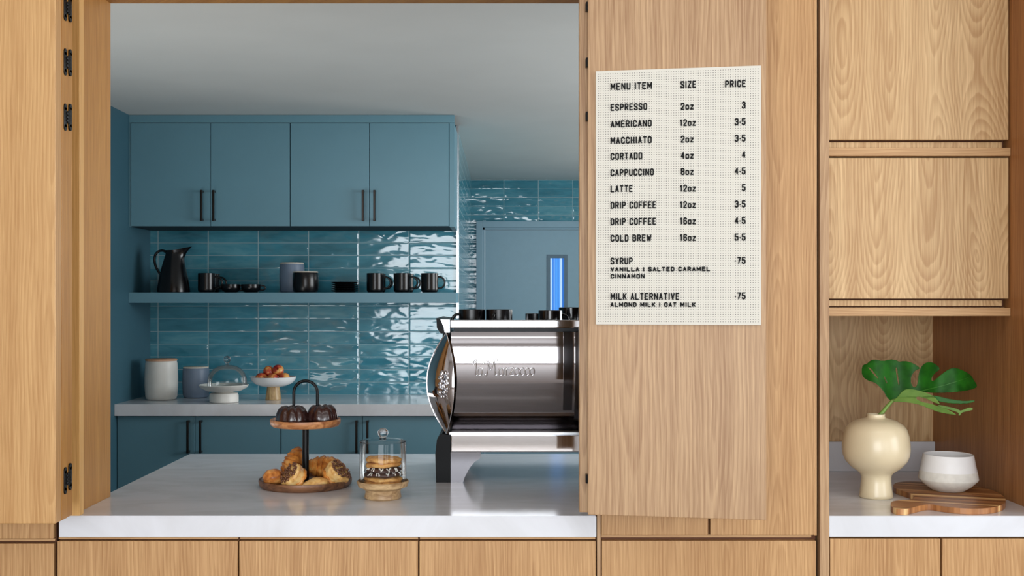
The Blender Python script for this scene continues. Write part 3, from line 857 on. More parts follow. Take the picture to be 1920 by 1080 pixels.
# ------------------------------------------------------------------ two-tier stand with pastries
TD = 3.52
tx = sx(573, TD)
ts = thing('tiered_tray', 'two-tier wooden tray with a black handle on the serving counter', 'tray stand', (tx, TD, CT))
def tray(name, r, z, mat, h=.022):
    return MB().lathe([(0, z), (r*.93, z), (r*.985, z+h*.3), (r, z+h*.75), (r-.001, z+h), (r-.007, z+h), (r-.011, z+h*.5), (r-.018, z+h*.4), (0, z+h*.38)], 64).build(name, mat, ts, smooth=40, center=False)
tray('lower_tray', .1445, .0, WALNUT, .024)
UZ = CT and sz(802, TD) - CT + .006
tray('upper_tray', .1095, UZ, ACACIA, .022)
MB().tube([(0, 0, .008), (0, 0, UZ+.01)], .0105, 16).build('post', BLACKM, ts, smooth=40, center=False)
ahw, ah = .037, sz(714, TD) - CT
arch = [(-ahw, 0, UZ+.006), (-ahw, 0, ah-.037)] + [(-ahw*math.cos(PI*i/14), 0, ah-.037+.037*math.sin(PI*i/14)) for i in range(1, 14)] + [(ahw, 0, ah-.037), (ahw, 0, UZ+.006)]
MB().tube(arch, .0048, 10).build('handle', BLACKM, ts, smooth=60, center=False)

CHOC = plain('dark_chocolate_glaze', (50, 27, 24), .22, var=.25, scale=60, bump=.25, coat=.4)
def bundt(name, label, loc, rz, r=.0495, h=.056):
    def fl(p, th, rr, z):
        k = min(1, z/.012)
        m = 1 + .065*k*(abs(math.cos(4*th))-.6)*min(1, rr/.02)
        q = Vector((p.x*m, p.y*m, p.z))
        q.z += .005*k*(abs(math.cos(4*th))-.5)*(1 if rr < r*.95 else .3)
        return q
    prof = [(0, 0), (r*.95, 0), (r, .006), (r*.985, h*.35), (r*.93, h*.6), (r*.8, h*.83), (r*.62, h*.97), (r*.45, h*.98), (r*.3, h*.86), (r*.2, h*.66), (0, h*.6)]
    o = MB().lathe(prof, 64, fl).build(name, CHOC, smooth=70, center=False)
    o.location = loc; o.rotation_euler = (0, 0, rz)
    return tag(o, label, 'cake', 'chocolate bundt cakes on the upper tray')
bundt('bundt_cake', 'glazed chocolate bundt cake on the left of the upper tray', (sx(547.5, TD-.035), TD-.035, CT+UZ+.0084), .2)
bundt('bundt_cake', 'glazed chocolate bundt cake on the right of the upper tray', (sx(604.5, TD-.005), TD-.005, CT+UZ+.0084), .6)

def pastry_mat(name, stops, scale=28, bump=.5, rough=.38):
    k = NT(name)
    co = k.n('ShaderNodeTexCoord').outputs['Object']
    mp = k.n('ShaderNodeMapping'); mp.inputs['Scale'].default_value = (1, 1, 1.6); k.l(co, mp.inputs[0])
    nz = k.noise(mp.outputs[0], scale, 4, .6, .5)
    k.l(k.ramp(nz, [(p, lin(c)) for p, c in stops]), k.b.inputs['Base Color'])
    k.set(Roughness=rough)
    k.bump(nz, bump, .002)
    return k.m
CROIS = pastry_mat('croissant_crust', [(.3, (226, 172, 98)), (.48, (204, 132, 58)), (.68, (146, 82, 34))])
BUNM = pastry_mat('bun_crust', [(.3, (226, 168, 96)), (.48, (198, 122, 56)), (.66, (138, 74, 32))], 34, .5)
DOUGH = pastry_mat('pale_pastry_layers', [(.3, (240, 208, 148)), (.5, (226, 180, 108)), (.72, (182, 118, 58))], 40, .5)
NUTS = pastry_mat('chopped_pecans', [(.3, (150, 102, 66)), (.5, (108, 68, 44)), (.7, (70, 40, 28))], 90, .6)
def croissant(label, loc, rot, L, R, bend=1.5, seg=7):
    b = MB(); pts = []; rs = []
    n = 71
    rad = L / bend
    for i in range(n):
        t_ = i/(n-1)
        a = (t_-.5)*bend
        pts.append((rad*math.sin(a), rad*(1-math.cos(a)), 0))
        ph = (t_*seg) % 1 if t_ > .5 else 1-((t_*seg) % 1)
        rs.append(max(.002, R*(math.sin(PI*min(max(t_, .0), 1.)))**.62*(1.05-.2*ph**1.5)))
    b.tube(pts, rs, 20)
    b.xf(Matrix.Diagonal((1, 1, .86, 1)))
    o = b.build('croissant', CROIS, smooth=35, center=True)
    o.location = loc; o.rotation_euler = rot
    return tag(o, label, 'croissant', 'pastries on the lower tray')
LZ = CT + .0092
croissant('golden croissant standing upright behind the left of the black post', (sx(548.5, 3.575), 3.575, LZ+.050), (.25, -1.05, .5), .125, .036, 1.3)
croissant('large croissant lying at the right rear of the lower tray', (sx(612, 3.565), 3.565, LZ+.040), (.1, -.12, 3.05), .14, .044, 1.1)
def bun():
    b = MB()
    bmesh.ops.create_uvsphere(b.bm, u_segments=32, v_segments=20, radius=1)
    for v in b.bm.verts:
        n_ = 1 + .05*math.sin(5*v.co.x+1)*math.sin(4*v.co.y) + .03*math.sin(9*v.co.z)
        v.co = Vector((v.co.x*.034*n_, v.co.y*.031*n_, v.co.z*.025*n_))
    o = b.build('brioche_bun', BUNM, smooth=60)
    o.location = (sx(513, 3.47), 3.47, LZ+.0255)
    return tag(o, 'round glazed bun at the left edge of the lower tray', 'bun', 'pastries on the lower tray')
bun()
def pecan_roll(label, loc, rot, r=.031, h=.036, seed=1):
    rr = random.Random(seed)
    t = thing('pecan_roll', label, 'pastry', loc, 0, 'pastries on the lower tray')
    t.rotation_euler = rot
    def fl(p, th, q, z):
        m = 1 + .04*math.sin(9*th+z*60) + .02*math.sin(17*th)
        return Vector((p.x*m, p.y*m, p.z))
    MB().lathe([(0, -h/2), (r*.8, -h/2), (r*.95, -h*.42), (r, -h*.2), (r*1.06, h*.1), (r*1.1, h*.3), (r*1.02, h*.45), (r*.8, h*.5), (0, h*.52)], 40, fl).build('roll', DOUGH, t, smooth=50, center=False)
    b = MB()
    for i in range(70):
        a = rr.random()*2*PI; q = r*.98*math.sqrt(rr.random())
        s_ = rr.uniform(.0028, .0052)
        bb = bmesh.new()
        bmesh.ops.create_icosphere(bb, subdivisions=1, radius=1, matrix=Matrix.Translation((q*math.cos(a), q*math.sin(a), h*.5+rr.uniform(0, .003))) @ Euler((rr.random()*3, rr.random()*3, rr.random()*3)).to_matrix().to_4x4() @ Matrix.Diagonal((s_*1.5, s_, s_*.8, 1)))
        b.add(bb)
    b.build('nut_topping', NUTS, t, smooth=80, center=False)
    ring = [(r*.93*math.cos(2*PI*i/36)*(1+.03*math.sin(5*i)), r*.93*math.sin(2*PI*i/36), -h*.40+.002*math.sin(i*1.7)) for i in range(36)]
    MB().tube(ring, .0062, 10, closed=True).build('browned_edge', CROIS, t, smooth=60, center=False)
    return t
pecan_roll('nut-topped roll tipped towards the left at the front of the lower tray', (sx(550, 3.43), 3.43, LZ+.034), (.55, -.75, -.1), .036, .040, 3)
pecan_roll('nut-topped roll leaning at the right edge of the lower tray', (sx(631, 3.475), 3.475, LZ+.035), (.55, .62, .5), .037, .042, 8)
def danish():
    b = MB()
    N = 24; rings = []
    for lay in range(5):
        z = lay*.0045
        sc_ = (.93, 1.0, .97, 1.0, .9)[lay]
        ring = []
        for k in range(N):
            a = 2*PI*k/N
            m = (abs(math.cos(a))**3+abs(math.sin(a))**3)**(-1/3)
            ring.append(b.bm.verts.new((.045*m*math.cos(a)*sc_, .026*m*math.sin(a)*sc_, z+.002*math.sin(3*a+lay)+.004*math.cos(a)*lay*.3)))
        rings.append(ring)
    for a_, c__ in zip(rings[:-1], rings[1:]):
        for k in range(N): b.bm.faces.new((a_[k], a_[(k+1) % N], c__[(k+1) % N], c__[k]))
    b.bm.faces.new(rings[0][::-1])
    cv = b.bm.verts.new((0, 0, .030))
    for k in range(N): b.bm.faces.new((rings[-1][k], rings[-1][(k+1) % N], cv))
    o = b.build('danish_pastry', DOUGH, smooth=45)
    o.location = (sx(589, 3.43), 3.43, LZ+.0155); o.rotation_euler = (.12, -.1, .25)
    return tag(o, 'flat flaky pastry in the front middle of the lower tray', 'pastry', 'pastries on the lower tray')
danish()

# ------------------------------------------------------------------ cookie jar
JD = 3.30
jx = sx(718, JD)
cj = thing('cookie_jar', 'glass cookie jar with a round knob on a wooden foot, beside the tiered tray', 'jar', (jx, JD, CT))
MB().lathe([(0, 0), (.05, 0), (.054, .004), (.051, .02), (.054, .028), (.072, .036), (.0765, .05), (.0735, .053), (.071, .047), (.06, .042), (0, .041)], 56).build('base', MANGO, cj, smooth=40, center=False)
gc = MB().lathe([(.0675, .0425), (.068, .045), (.068, .162), (.0665, .168), (.06, .171), (.03, .173), (0, .174)], 56).tube([(.0672*math.cos(2*PI*i/48), .0672*math.sin(2*PI*i/48), .167) for i in range(48)], .0016, 6, closed=True).build('glass_cover', GLASS, cj, smooth=40, center=False)
MB().lathe([(.0, .173), (.011, .1735), (.007, .178), (.012, .182), (.0155, .19), (.0145, .198), (.008, .2045), (0, .206)], 28).build('knob', KNOBG, gc, smooth=60, center=False)
COOK = pastry_mat('cookie_golden', [(.3, (232, 186, 118)), (.5, (212, 154, 84)), (.72, (168, 106, 52))], 60, .6, .6)
CHCK = pastry_mat('cookie_chocolate', [(.3, (84, 52, 40)), (.6, (58, 34, 28))], 60, .6, .5)
ICING = plain('white_icing', (244, 240, 232), .4)
def cookie(r, h, mat, z, dx, dy, tilt, label, seed, name='cookie', drizzle=False):
    rr = random.Random(seed)
    ph = rr.random()*6
    def fl(p, th, q, zz):
        m = 1 + .03*math.sin(4*th+ph) + .02*math.sin(9*th+ph*2)
        return Vector((p.x*m, p.y*m, p.z + .0012*math.sin(5*th+q*120+ph)))
    o = MB().lathe([(0, 0), (r*.93, 0), (r, h*.35), (r*.98, h*.65), (r*.85, h*.92), (r*.5, h), (0, h*1.03)], 44, fl).build(name, mat, smooth=60, center=False)
    o.location = (jx+dx, JD+dy, CT+z); o.rotation_euler = (tilt, tilt*.5, rr.random())
    tag(o, label, 'cookie', 'cookies inside the glass jar')
    if drizzle:
        b = MB()
        pts = []
        for i in range(46):
            t_ = i/45
            a = -2.9 + t_*2.6 + .05*math.sin(i*2.3)
            q = r*(1.0 if i % 4 < 2 else .86)
            pts.append((q*1.01*math.cos(a), q*1.01*math.sin(a), h*(.5+.2*math.sin(i*1.7) if i % 4 < 2 else 1.04)))
        for q0 in range(0, 44, 9): b.tube(pts[q0:q0+5], .0017, 6)
        b.build('icing_drizzle', ICING, o, smooth=60, center=False)
    return o
cookie(.056, .012, COOK, .0415, 0, 0, .0, 'golden cookie at the bottom of the jar', 1)
cookie(.055, .012, COOK, .0535, .001, 0, .02, 'golden cookie second from the bottom of the jar', 2)
cookie(.054, .012, CHCK, .0665, -.001, 0, -.02, 'dark chocolate cookie with white icing, lower of the pair', 3, drizzle=True)
cookie(.050, .013, CHCK, .0795, .002, 0, .02, 'dark chocolate cookie with white icing, upper of the pair', 4, drizzle=True)
cookie(.051, .013, COOK, .0945, .001, 0, -.03, 'golden cookie directly on the chocolate ones in the jar', 5)
cookie(.051, .013, COOK, .1085, .002, 0, .03, 'topmost golden cookie in the glass jar', 6)

# ------------------------------------------------------------------ espresso machine
MD = 3.58
ms = F / MD
mx0 = sx(845, MD); mx1 = 0.56
em = thing('espresso_machine', 'polished chrome espresso machine with a barrel body on the serving counter', 'espresso machine', (0.15, MD+.2, CT))
def mpart(b, name, mat, parent=em, smooth=0):
    o = b.build(name, mat, parent, smooth=smooth)
    o.location = o.location - (parent.location if parent is em else parent.location + em.location)
    return o
zb0, zb1 = sz(848, MD), sz(816, MD)            # lower front band
zr0, zr1 = sz(615, MD), sz(600, MD)            # cup rail
bz, br = (sz(812, MD)+sz(622, MD))/2, (sz(622, MD)-sz(812, MD))/2
# rounded back panel of the barrel
R_B = 198 / ms
z_h = sz(672, MD)                      # height where the panel stands vertical
def barrel_y(z): return MD - .02 + R_B - math.sqrt(max(0, R_B*R_B - (z - z_h)**2))
zt_, zl_ = sz(622, MD), sz(813, MD)
arc = [(barrel_y(zl_ + (zt_-zl_)*i/48), zl_ + (zt_-zl_)*i/48) for i in range(49)]
BARREL = plain('barrel_chrome', (166, 162, 164), 0.06, metal=1.0, var=0.0)
b = MB().prism(arc + [(MD+.3, zt_), (MD+.34, z_h), (MD+.34, bz), (MD+.3, zl_)], 'x', sx(846, MD), mx1)
mpart(b, 'barrel_body', BARREL, smooth=20)
# leaf-shaped end panel, turned to the left
def lens(px_off, t):
    yy = 624 + (812-624)*(t+1)/2
    w_ = max(0.0, 1-t*t)
    return sx(837.5-38*w_, MD), sx(837.5+15.5*w_, MD), sz(yy, MD)
NT_, NS_ = 40, 10
def lens_pt(t, q, off=0.0):
    xl, xr, zz = lens(0, t)
    u = q
    wd = xr - xl
    bul = .016*(1-(2*u-1)**2)*max(0, 1-t*t)
    nx, ny = -.53, -.85
    return Vector((xl + wd*u + nx*(bul*.4+off), MD - .046 + .058*(1-u)*max(0, 1-t*t)**.5 + ny*(bul+off) + .03*t*t, zz))
b = MB()
fr, bk = [], []
for i in range(NT_+1):
    t_ = -1 + 2*i/NT_
    t_ = max(-.999, min(.999, t_))
    fr.append([b.bm.verts.new(lens_pt(t_, k/NS_)) for k in range(NS_+1)])
    bk.append([b.bm.verts.new(lens_pt(t_, k/NS_, -.012)) for k in range(NS_+1)])
for g, fl in ((fr, 0), (bk, 1)):
    for i in range(NT_):
        for k in range(NS_):
            q = (g[i][k], g[i][k+1], g[i+1][k+1], g[i+1][k])
            b.bm.faces.new(q if not fl else q[::-1])
for i in range(NT_):
    for k in (0, NS_): b.bm.faces.new((fr[i][k], fr[i+1][k], bk[i+1][k], bk[i][k]))
for i in (0, NT_):
    for k in range(NS_): b.bm.faces.new((fr[i][k], fr[i][k+1], bk[i][k+1], bk[i][k]))
ep = mpart(b, 'end_panel', plain('smoked_chrome', (176, 170, 170), .05, metal=1.0, var=0), smooth=60)
b = MB()
for q in (0, 1): b.tube([lens_pt(-.995+1.99*i/40, q, .001) for i in range(41)], .0016, 8)
mpart(b, 'rim', CHROME, ep, smooth=60)
b = MB()
rr = random.Random(5)
ec = lens_pt(.02, .68, .002)
for i in range(34):
    a = rr.random()*2*PI; q = math.sqrt(rr.random())
    s_ = rr.uniform(.005, .010)
    bb = bmesh.new()
    bmesh.ops.create_icosphere(bb, subdivisions=2, radius=s_, matrix=Matrix.Translation(ec + Vector((.019*q*math.cos(a), .010*q*math.cos(a)-.002, .040*q*math.sin(a)))))
    b.add(bb)
mpart(b, 'emblem', CHROME, ep, smooth=50)
for xa, xb, off, zlow in ((1056, 1073, .010, 770), (1077, 1096, .026, 790)):  # dark bands modelled in place of dark arcs reflected in the barrel
    zz0 = sz(zlow, MD)
    ar = [(barrel_y(zz0 + (zt_-zz0)*i/40) - off, zz0 + (zt_-zz0)*i/40) for i in range(41)]
    mpart(MB().prism(ar + [(MD+.12, zt_), (MD+.12, zz0)], 'x', sx(xa, MD), sx(xb, MD)), 'reflection_band', CHROMED, smooth=20)
b = MB().prism([(MD+.06, zl_), (MD+.36, zl_), (MD+.36, zt_), (MD+.06, zt_)], 'x', sx(828, MD), sx(845.5, MD))
mpart(b, 'end_body', BLACKP)
# cup rail, tray and bracket
b = MB()
b.box(mx0-.002, mx1, MD, MD+.014, zr0, zr1, .003).box(mx0-.002, mx0+.012, MD+.014, MD+.4, zr0, zr1, .003)
mpart(b, 'cup_rail', CHROME)
mpart(MB().box(mx0, mx1, MD+.016, MD+.4, zr0-.028, zr0-.020, .001), 'cup_tray', CHROMED)
mpart(MB().box(mx0+.01, mx1, MD+.022, MD+.026, zr0-.02, zr0+.002), 'rail_backing', BLACKM)
b = MB().prism([(sx(818, MD), zr1+.006), (mx0, zr1-.0), (mx0, zr0-.018), (sx(826, MD), zr0-.018), (sx(819, MD), zr0)], 'y', MD+.002, MD+.4)
mpart(b, 'tray_end', BLACKP)
mpart(MB().prism([(sx(826, MD), zr1+.002), (mx0-.003, zr1+.001), (mx0-.003, zr0-.014), (sx(834, MD), zr0-.014), (sx(832, MD), zr0+.004)], 'y', MD-.003, MD+.003), 'tray_end_plate', STEEL)
# lower band, base and feet
mpart(MB().box(mx0, mx1, MD, MD+.02, zb0, zb1, .003), 'front_band', CHROME)
mpart(MB().box(mx0, mx1, MD+.022, MD+.44, zb0+.002, zb1+.012, .002), 'base_tray', CHROMED)
mpart(MB().box(mx0-.006, mx1, MD+.004, MD+.4, zb1, zb1+.010, .002), 'base_ledge', STEEL)
def foot(y, mat_front):
    zt = zb0-.0
    poly = [(sx(845, MD), CT), (sx(868, MD), CT), (sx(872, MD), CT+.02), (sx(880, MD), CT+.045), (sx(890, MD), CT+.066), (sx(901, MD), CT+.078), (sx(901, MD), zt), (sx(845, MD), zt)]
    b = MB().prism(poly, 'y', y, y+.05)
    return mpart(b, 'foot', mat_front)
foot(MD+.002, CHROMED)
b = MB().prism([(sx(817.5, MD), CT), (sx(844.6, MD), CT), (sx(844.6, MD), zb1), (sx(826, MD), zb1+.004), (sx(819, MD), zb1-.014), (sx(816, MD), CT+.09)], 'y', MD+.002, MD+.07)
mpart(b, 'foot_cover', BLACKP)
b = MB().prism([(sx(818, MD), zb0-.03), (sx(844.6, MD), zb0-.03), (sx(844.6, MD), zb1), (sx(826, MD), zb1+.004), (sx(819, MD), zb1-.014)], 'y', MD+.07, MD+.42)
mpart(b, 'side_cover', BLACKP)
foot(MD+.4, STEEL)
mpart(MB().box(.5, .55, MD+.02, MD+.07, CT, zb0, .002), 'foot', STEEL)
mpart(MB().box(.5, .55, MD+.38, MD+.43, CT, zb0, .002), 'foot', STEEL)
# raised script lettering on the barrel
SCR = {
 'l': (.35, [[(.0, .72), (.08, .95), (.2, 1.02), (.22, .6), (.16, .1), (.3, .0), (.42, .12)], [(-.15, .82), (.1, 1.12), (.45, .98)]]),
 'a': (.62, [[(.5, .5), (.2, .52), (.02, .3), (.1, .02), (.35, .05), (.5, .5), (.5, .1), (.62, .02)]]),
 'M': (1.35, [[(.0, .05), (.12, 0), (.25, .5), (.3, 1.0), (.55, .35), (.85, 1.05), (.95, .4), (1.0, .02), (1.2, .05)], [(-.25, .75), (.0, 1.02), (.3, 1.0)], [(.85, 1.05), (1.1, 1.15), (1.3, .95)]]),
 'r': (.48, [[(.0, .5), (.1, .5), (.12, .0)], [(.12, .38), (.28, .52), (.45, .46)]]),
 'z': (.5, [[(.02, .5), (.42, .5), (.02, .0), (.45, .02)]]),
 'o': (.56, [[(.25, .52), (.03, .38), (.05, .1), (.25, .0), (.45, .12), (.46, .38), (.25, .52)]]),
 'c': (.5, [[(.42, .42), (.25, .52), (.04, .36), (.06, .1), (.25, .0), (.44, .1)]]),
 ' ': (.2, []),
}
b = MB()
ltot = sum(SCR[c][0] for c in 'la Marzocco')
lx, lxe = sx(889, MD), sx(1003, MD)
u_ = (lxe-lx)/ltot
zc = sz(703, MD); lh = 27/ms
for c in 'la Marzocco':
    wd, pls = SCR[c]
    for pl in pls:
        P = []
        fine_ = [(v.x, v.y) for v in spline([(p[0], p[1], 0) for p in pl], 6)]
        for (ux, uz) in fine_:
            zz = zc + uz*lh
            yy = barrel_y(zz) - .001
            P.append((lx+ux*u_, yy, zz))
        b.tube(P, .0022, 8)
    lx += wd*u_
mpart(b, 'lettering', CHROME, smooth=60)

# cups on the machine
ZC = zr0 - .0198
gc_ = 'black cups on top of the espresso machine'
cup = make_mug('espresso_cup', 'matt black cup at the left on the machine, handle to the left', 'cup', .0435, .078, BLACKC, (.25, .8), .026, .005, group=gc_, foot=.82, round_=.012)
cup.location = (sx(885, 3.72), 3.72, ZC); cup.rotation_euler.z = PI+.25
again(cup, (sx(936, 3.72), 3.72, ZC), -1.9, 'matt black cup beside the left one on the machine, no handle showing')
again(cup, (sx(1004, 3.86), 3.86, ZC), 1.4, 'small dark cup showing left of the glossy cups on the machine', scale=.8)
gl = make_mug('espresso_cup', 'glossy black cup in front at the right on the machine', 'cup', .0395, .075, BLACKG, (.25, .8), .024, .005, group=gc_, foot=.8, round_=.014)
gl.location = (sx(1032, 3.70), 3.70, ZC); gl.rotation_euler.z = .2
again(gl, (sx(1072, 3.84), 3.84, ZC), .6, 'glossy black cup partly cut off by the oak door on the machine', scale=1.12)

# ------------------------------------------------------------------ niche: vase, leaf, board, bowl
VD = 3.315
s_v = F / VD
vs = thing('vase', 'sand-coloured round vase on a narrow foot in the oak niche', 'vase', (sx(1642.5, VD), VD, CT))
def vr(px): return px / s_v
def vz(py): return sz(py, VD) - CT
vp = [(0, 0), (vr(29), 0), (vr(31), .003)] + [(vr(a), vz(y)) for a, y in ((30, 926), (28.2, 912), (27.3, 902), (27.2, 893), (29, 888), (34.5, 883), (46, 875), (56, 863.5), (60.3, 853), (61.6, 843), (61.4, 832), (59.5, 817), (55.5, 804), (49, 796), (39, 789.5), (28, 785.8), (19.5, 783.8), (17, 782), (16.2, 779), (16.6, 776.6), (15.6, 775.6), (13.4, 776.4), (13.2, 781), (28, 789), (50, 812), (54, 840), (25, 880), (0, 882))]
vo = MB().lathe(vp, 64).build('vase_body', SANDC, vs, smooth=180, center=False)

# monstera leaf, cut as filled outline, then cupped in depth
def chaikin(P, n=2):
    for _ in range(n):
        Q = []
        for i in range(len(P)):
            a, c = P[i], P[(i+1) % len(P)]
            Q += [(a[0]*.75+c[0]*.25, a[1]*.75+c[1]*.25), (a[0]*.25+c[0]*.75, a[1]*.25+c[1]*.75)]
        P = Q
    return P
def inside(poly, X, Y):
    r = np.zeros(X.shape, bool)
    n = len(poly)
    for i in range(n):
        (x1_, y1_), (x2_, y2_) = poly[i], poly[(i+1) % n]
        if y1_ == y2_: continue
        c = ((y1_ > Y) != (y2_ > Y)) & (X < (x2_-x1_)*(Y-y1_)/(y2_-y1_) + x1_)
        r ^= c
    return r
def leaf_mesh(name, mat, parent, outline, holes, depth_fn, g=2.4):
    """a fine net of faces inside the outline, its rim relaxed, cupped by depth_fn"""
    out = chaikin(outline, 2); hs = [chaikin(h, 2) for h in holes]
    x0_ = min(p[0] for p in out); x1_ = max(p[0] for p in out); y0_ = min(p[1] for p in out); y1_ = max(p[1] for p in out)
    nx, ny = int((x1_-x0_)/g)+2, int((y1_-y0_)/g)+2
    X, Y = np.meshgrid(x0_ + (np.arange(nx))*g, y0_ + (np.arange(ny))*g)
    m = inside(out, X, Y)
    for h in hs: m &= ~inside(h, X, Y)
    b = MB(); vs_ = {}
    def gv(i, k):
        if (i, k) not in vs_: vs_[(i, k)] = b.bm.verts.new((x0_+(k-.5)*g, y0_+(i-.5)*g, 0))
        return vs_[(i, k)]
    for i in range(ny):
        for k in range(nx):
            if m[i, k]: b.bm.faces.new((gv(i, k), gv(i, k+1), gv(i+1, k+1), gv(i+1, k)))
    for _ in range(4):
        new = {}
        for v in b.bm.verts:
            if v.is_boundary:
                nb_ = [e.other_vert(v) for e in v.link_edges if e.is_boundary]
                new[v] = v.co*.4 + sum((q.co for q in nb_), Vector())*(.6/len(nb_))
        for v, c in new.items(): v.co = c
    for v in b.bm.verts:
        X_, Y_ = v.co.x, v.co.y
        v.co = pt(1520 + X_/2.8425, 640 + Y_/2.8425, depth_fn(X_, Y_))
    o = b.build(name, mat, None, smooth=80)
    if parent: o.parent = parent; o.location = o.location - parent.location
    md = o.modifiers.new('thick', 'SOLIDIFY'); md.thickness = .0012
    return o
def leafm(name, a, b_, rough=.28):
    k = NT(name)
    co = k.n('ShaderNodeTexCoord').outputs['Object']
    nz = k.noise(co, 26, 3)
    k.l(k.ramp(nz, [(.35, lin(a)), (.65, lin(b_))]), k.b.inputs['Base Color'])
    k.set(Roughness=rough); k.b.inputs['Specular IOR Level'].default_value = .3; k.bump(nz, .15, .002)
    return k.m
LEAFD = leafm('monstera_green', (16, 74, 14), (34, 106, 24), .42)
LEAFL = leafm('monstera_underside', (92, 130, 56), (116, 150, 70), .5)
lf = thing('monstera_leaf', 'large green monstera leaf standing in the sand-coloured vase', 'leaf', (sx(1655, VD), VD, sz(778, VD)))
up = [(432,318),(408,305),(392,270),(350,222),(300,208),(275,185),(270,150),(283,122),(299,125),(310,108),(340,97),(372,104),(386,106),(420,97),(455,100),(472,112),(490,104),(530,110),(565,128),(585,146),(560,152),(538,180),(532,215),(545,245),(562,246),(572,215),(575,170),(590,130),(615,112),(645,110),(675,130),(692,150),(665,165),(645,190),(640,210),(655,213),(690,180),(745,142),(780,142),(830,165),(855,182),(870,210),(890,238),(870,255),(800,268),(700,275),(640,275),(590,268),(550,258),(515,262),(490,285),(465,318)]
hol = [[(304,136),(312,138),(340,166),(368,209),(362,206),(334,174)], [(386,182),(392,186),(402,208),(410,228),(405,226),(396,208)], [(451,139),(460,137),(466,190),(474,238),(466,230),(458,190)]]
def d_up(X, Y): return VD + .02 + .00022*(318-Y)*1.2 + .03*math.sin((X-270)/620*PI)*((Y-97)/220-1) - .010*math.sin((X-300)/34)
leaf_mesh('leaf_blade', LEAFD, lf, up, hol, d_up)
lo_ = [(430,322),(462,300),(482,272),(505,256),(530,252),(575,262),(620,275),(655,292),(675,312),(690,335),(689,336),(650,322),(612,303),(572,294),(560,300),(566,310),(600,326),(640,332),(690,350),(742,368),(778,391),(777,393),(700,382),(640,362),(590,340),(520,324)]
leaf_mesh('leaf_underside', LEAFL, lf, lo_, [], lambda X, Y: VD - .01 - .00035*(X-436)*(1 if Y > 300 else .8))
fr_ = [(620,284),(680,292),(740,308),(810,318),(876,314),(877,316),(866,326),(810,334),(740,330),(690,322),(650,308)]
leaf_mesh('leaf_finger', LEAFD, lf, fr_, [], lambda X, Y: VD - .02 - .0002*(X-600))
tp_ = [(670,336),(720,345),(780,359),(797,370),(815,364),(850,349),(873,364),(825,374),(803,381),(796,397),(787,395),(792,380),(740,364),(690,352)]
leaf_mesh('leaf_finger', LEAFL, lf, tp_, [], lambda X, Y: VD - .05 - .0002*(X-690), g=1.6)
rib = [pt(1520+q.x/2.8425, 640+q.y/2.8425, d_up(q.x, q.y) - .0006) for q in spline([(470, 304, 0), (520, 285, 0), (585, 266, 0), (650, 250, 0), (720, 232, 0), (800, 207, 0), (850, 188, 0)], 8)]
o = MB().tube(rib, [.0017-.0008*i/48 for i in range(49)], 6).build('midrib', plain('leaf_midrib_green', (58, 122, 40), .45), lf, smooth=60); o.location -= lf.location
b = MB()
stem_px = [(352, 430), (360, 402), (385, 375), (410, 345), (434, 318), (470, 306)]
b.tube([pt(1520+X/2.8425, 640+Y/2.8425, VD + (.0 if Y > 400 else .008)) for X, Y in stem_px], [.0052, .0056, .0058, .0054, .005, .003], 10)
o = b.build('stem', plain('leaf_stem_green', (116, 150, 66), .4), lf, smooth=60); o.location -= lf.location

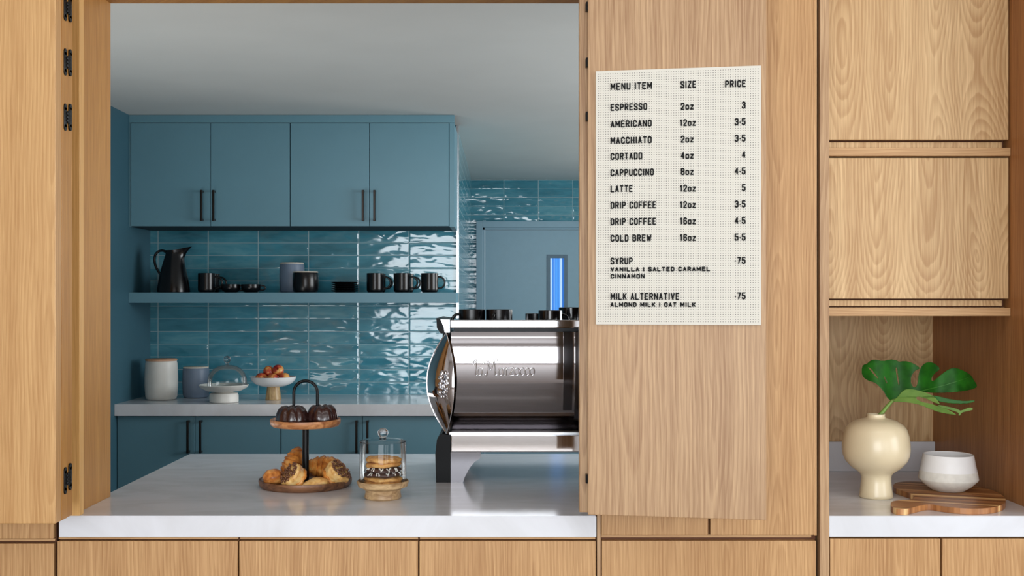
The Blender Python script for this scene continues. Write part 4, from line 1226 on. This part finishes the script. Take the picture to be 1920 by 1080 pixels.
# cutting board
def stripe_wood():
    k = NT('striped_acacia')
    co = k.n('ShaderNodeTexCoord').outputs['Object']
    sp = k.n('ShaderNodeSeparateXYZ'); k.l(co, sp.inputs[0])
    d = k.math('ADD', k.math('MULTIPLY', sp.outputs[0], .35), sp.outputs[1])
    wob = k.noise(co, 9, 2)
    band = k.noise(k.comb(0, k.math('MULTIPLY', k.math('ADD', d, k.math('MULTIPLY', wob, .02)), 24.0), 0), 1.0, 1)
    fin = k.noise(k.comb(k.math('MULTIPLY', sp.outputs[0], 12.0), k.math('MULTIPLY', d, 220.0), 0), 1.0, 3)
    f = k.math('ADD', band, k.math('MULTIPLY', k.math('SUBTRACT', fin, .5), .22))
    k.l(k.ramp(f, [(.34, lin((92, 56, 32))), (.46, lin((146, 94, 54))), (.55, lin((182, 124, 74))), (.64, lin((226, 188, 130)))]), k.b.inputs['Base Color'])
    k.set(Roughness=.38)
    return k.m
cb_y = 3.345
bd = MB()
def at_ct(px, py, z=CT):   # where a picture point lies on a level surface
    d = F*(EYE-z)/(py-VY); return (sx(px, d), d)
ol = [(1669, 949), (1671, 940), (1690, 938), (1716, 936), (1712, 927), (1690, 920), (1674, 914), (1676, 906), (1696, 902.5), (1725, 903), (1790, 907), (1845, 914), (1876, 925), (1888, 938), (1880, 948), (1850, 954), (1806, 954), (1762, 949), (1742, 945), (1722, 949), (1700, 955), (1680, 955)]
ol = [at_ct(px, py, CT+.016) for px, py in ol]
# smooth the outline
def chaikin(P, n=2):
    for _ in range(n):
        Q = []
        for i in range(len(P)):
            a, c = P[i], P[(i+1) % len(P)]
            Q += [(a[0]*.75+c[0]*.25, a[1]*.75+c[1]*.25), (a[0]*.25+c[0]*.75, a[1]*.25+c[1]*.75)]
        P = Q
    return P
bd.prism(chaikin(ol), 'z', CT+.0005, CT+.0165)
o = bd.build('cutting_board', stripe_wood())
tag(o, 'striped brown wooden cutting board with a handle, lying in the oak niche', 'cutting board')
BD = 3.335
bw = thing('bowl', 'white faceted bowl with an unglazed lower half, on the cutting board', 'bowl', (sx(1778, BD), BD, CT+.0165))
sb_ = F/BD
def bz_(py): return sz(py, BD) - CT - .0165
tilt = lambda z: z
MB().lathe([(0, 0), (.040, 0), (.046, .0025), (.066, .016), (.0835, .0335), (.0845, .037), (.0805, .06)], 64).build('lower_body', RAWC, bw, smooth=40, center=False)
MB().lathe([(.0805, .06), (.076, .08), (.0715, .106), (.0700, .108), (.068, .106), (.073, .075), (.078, .04), (.05, .012), (0, .008)], 64).build('upper_body', WHITEG, bw, smooth=40, center=False)
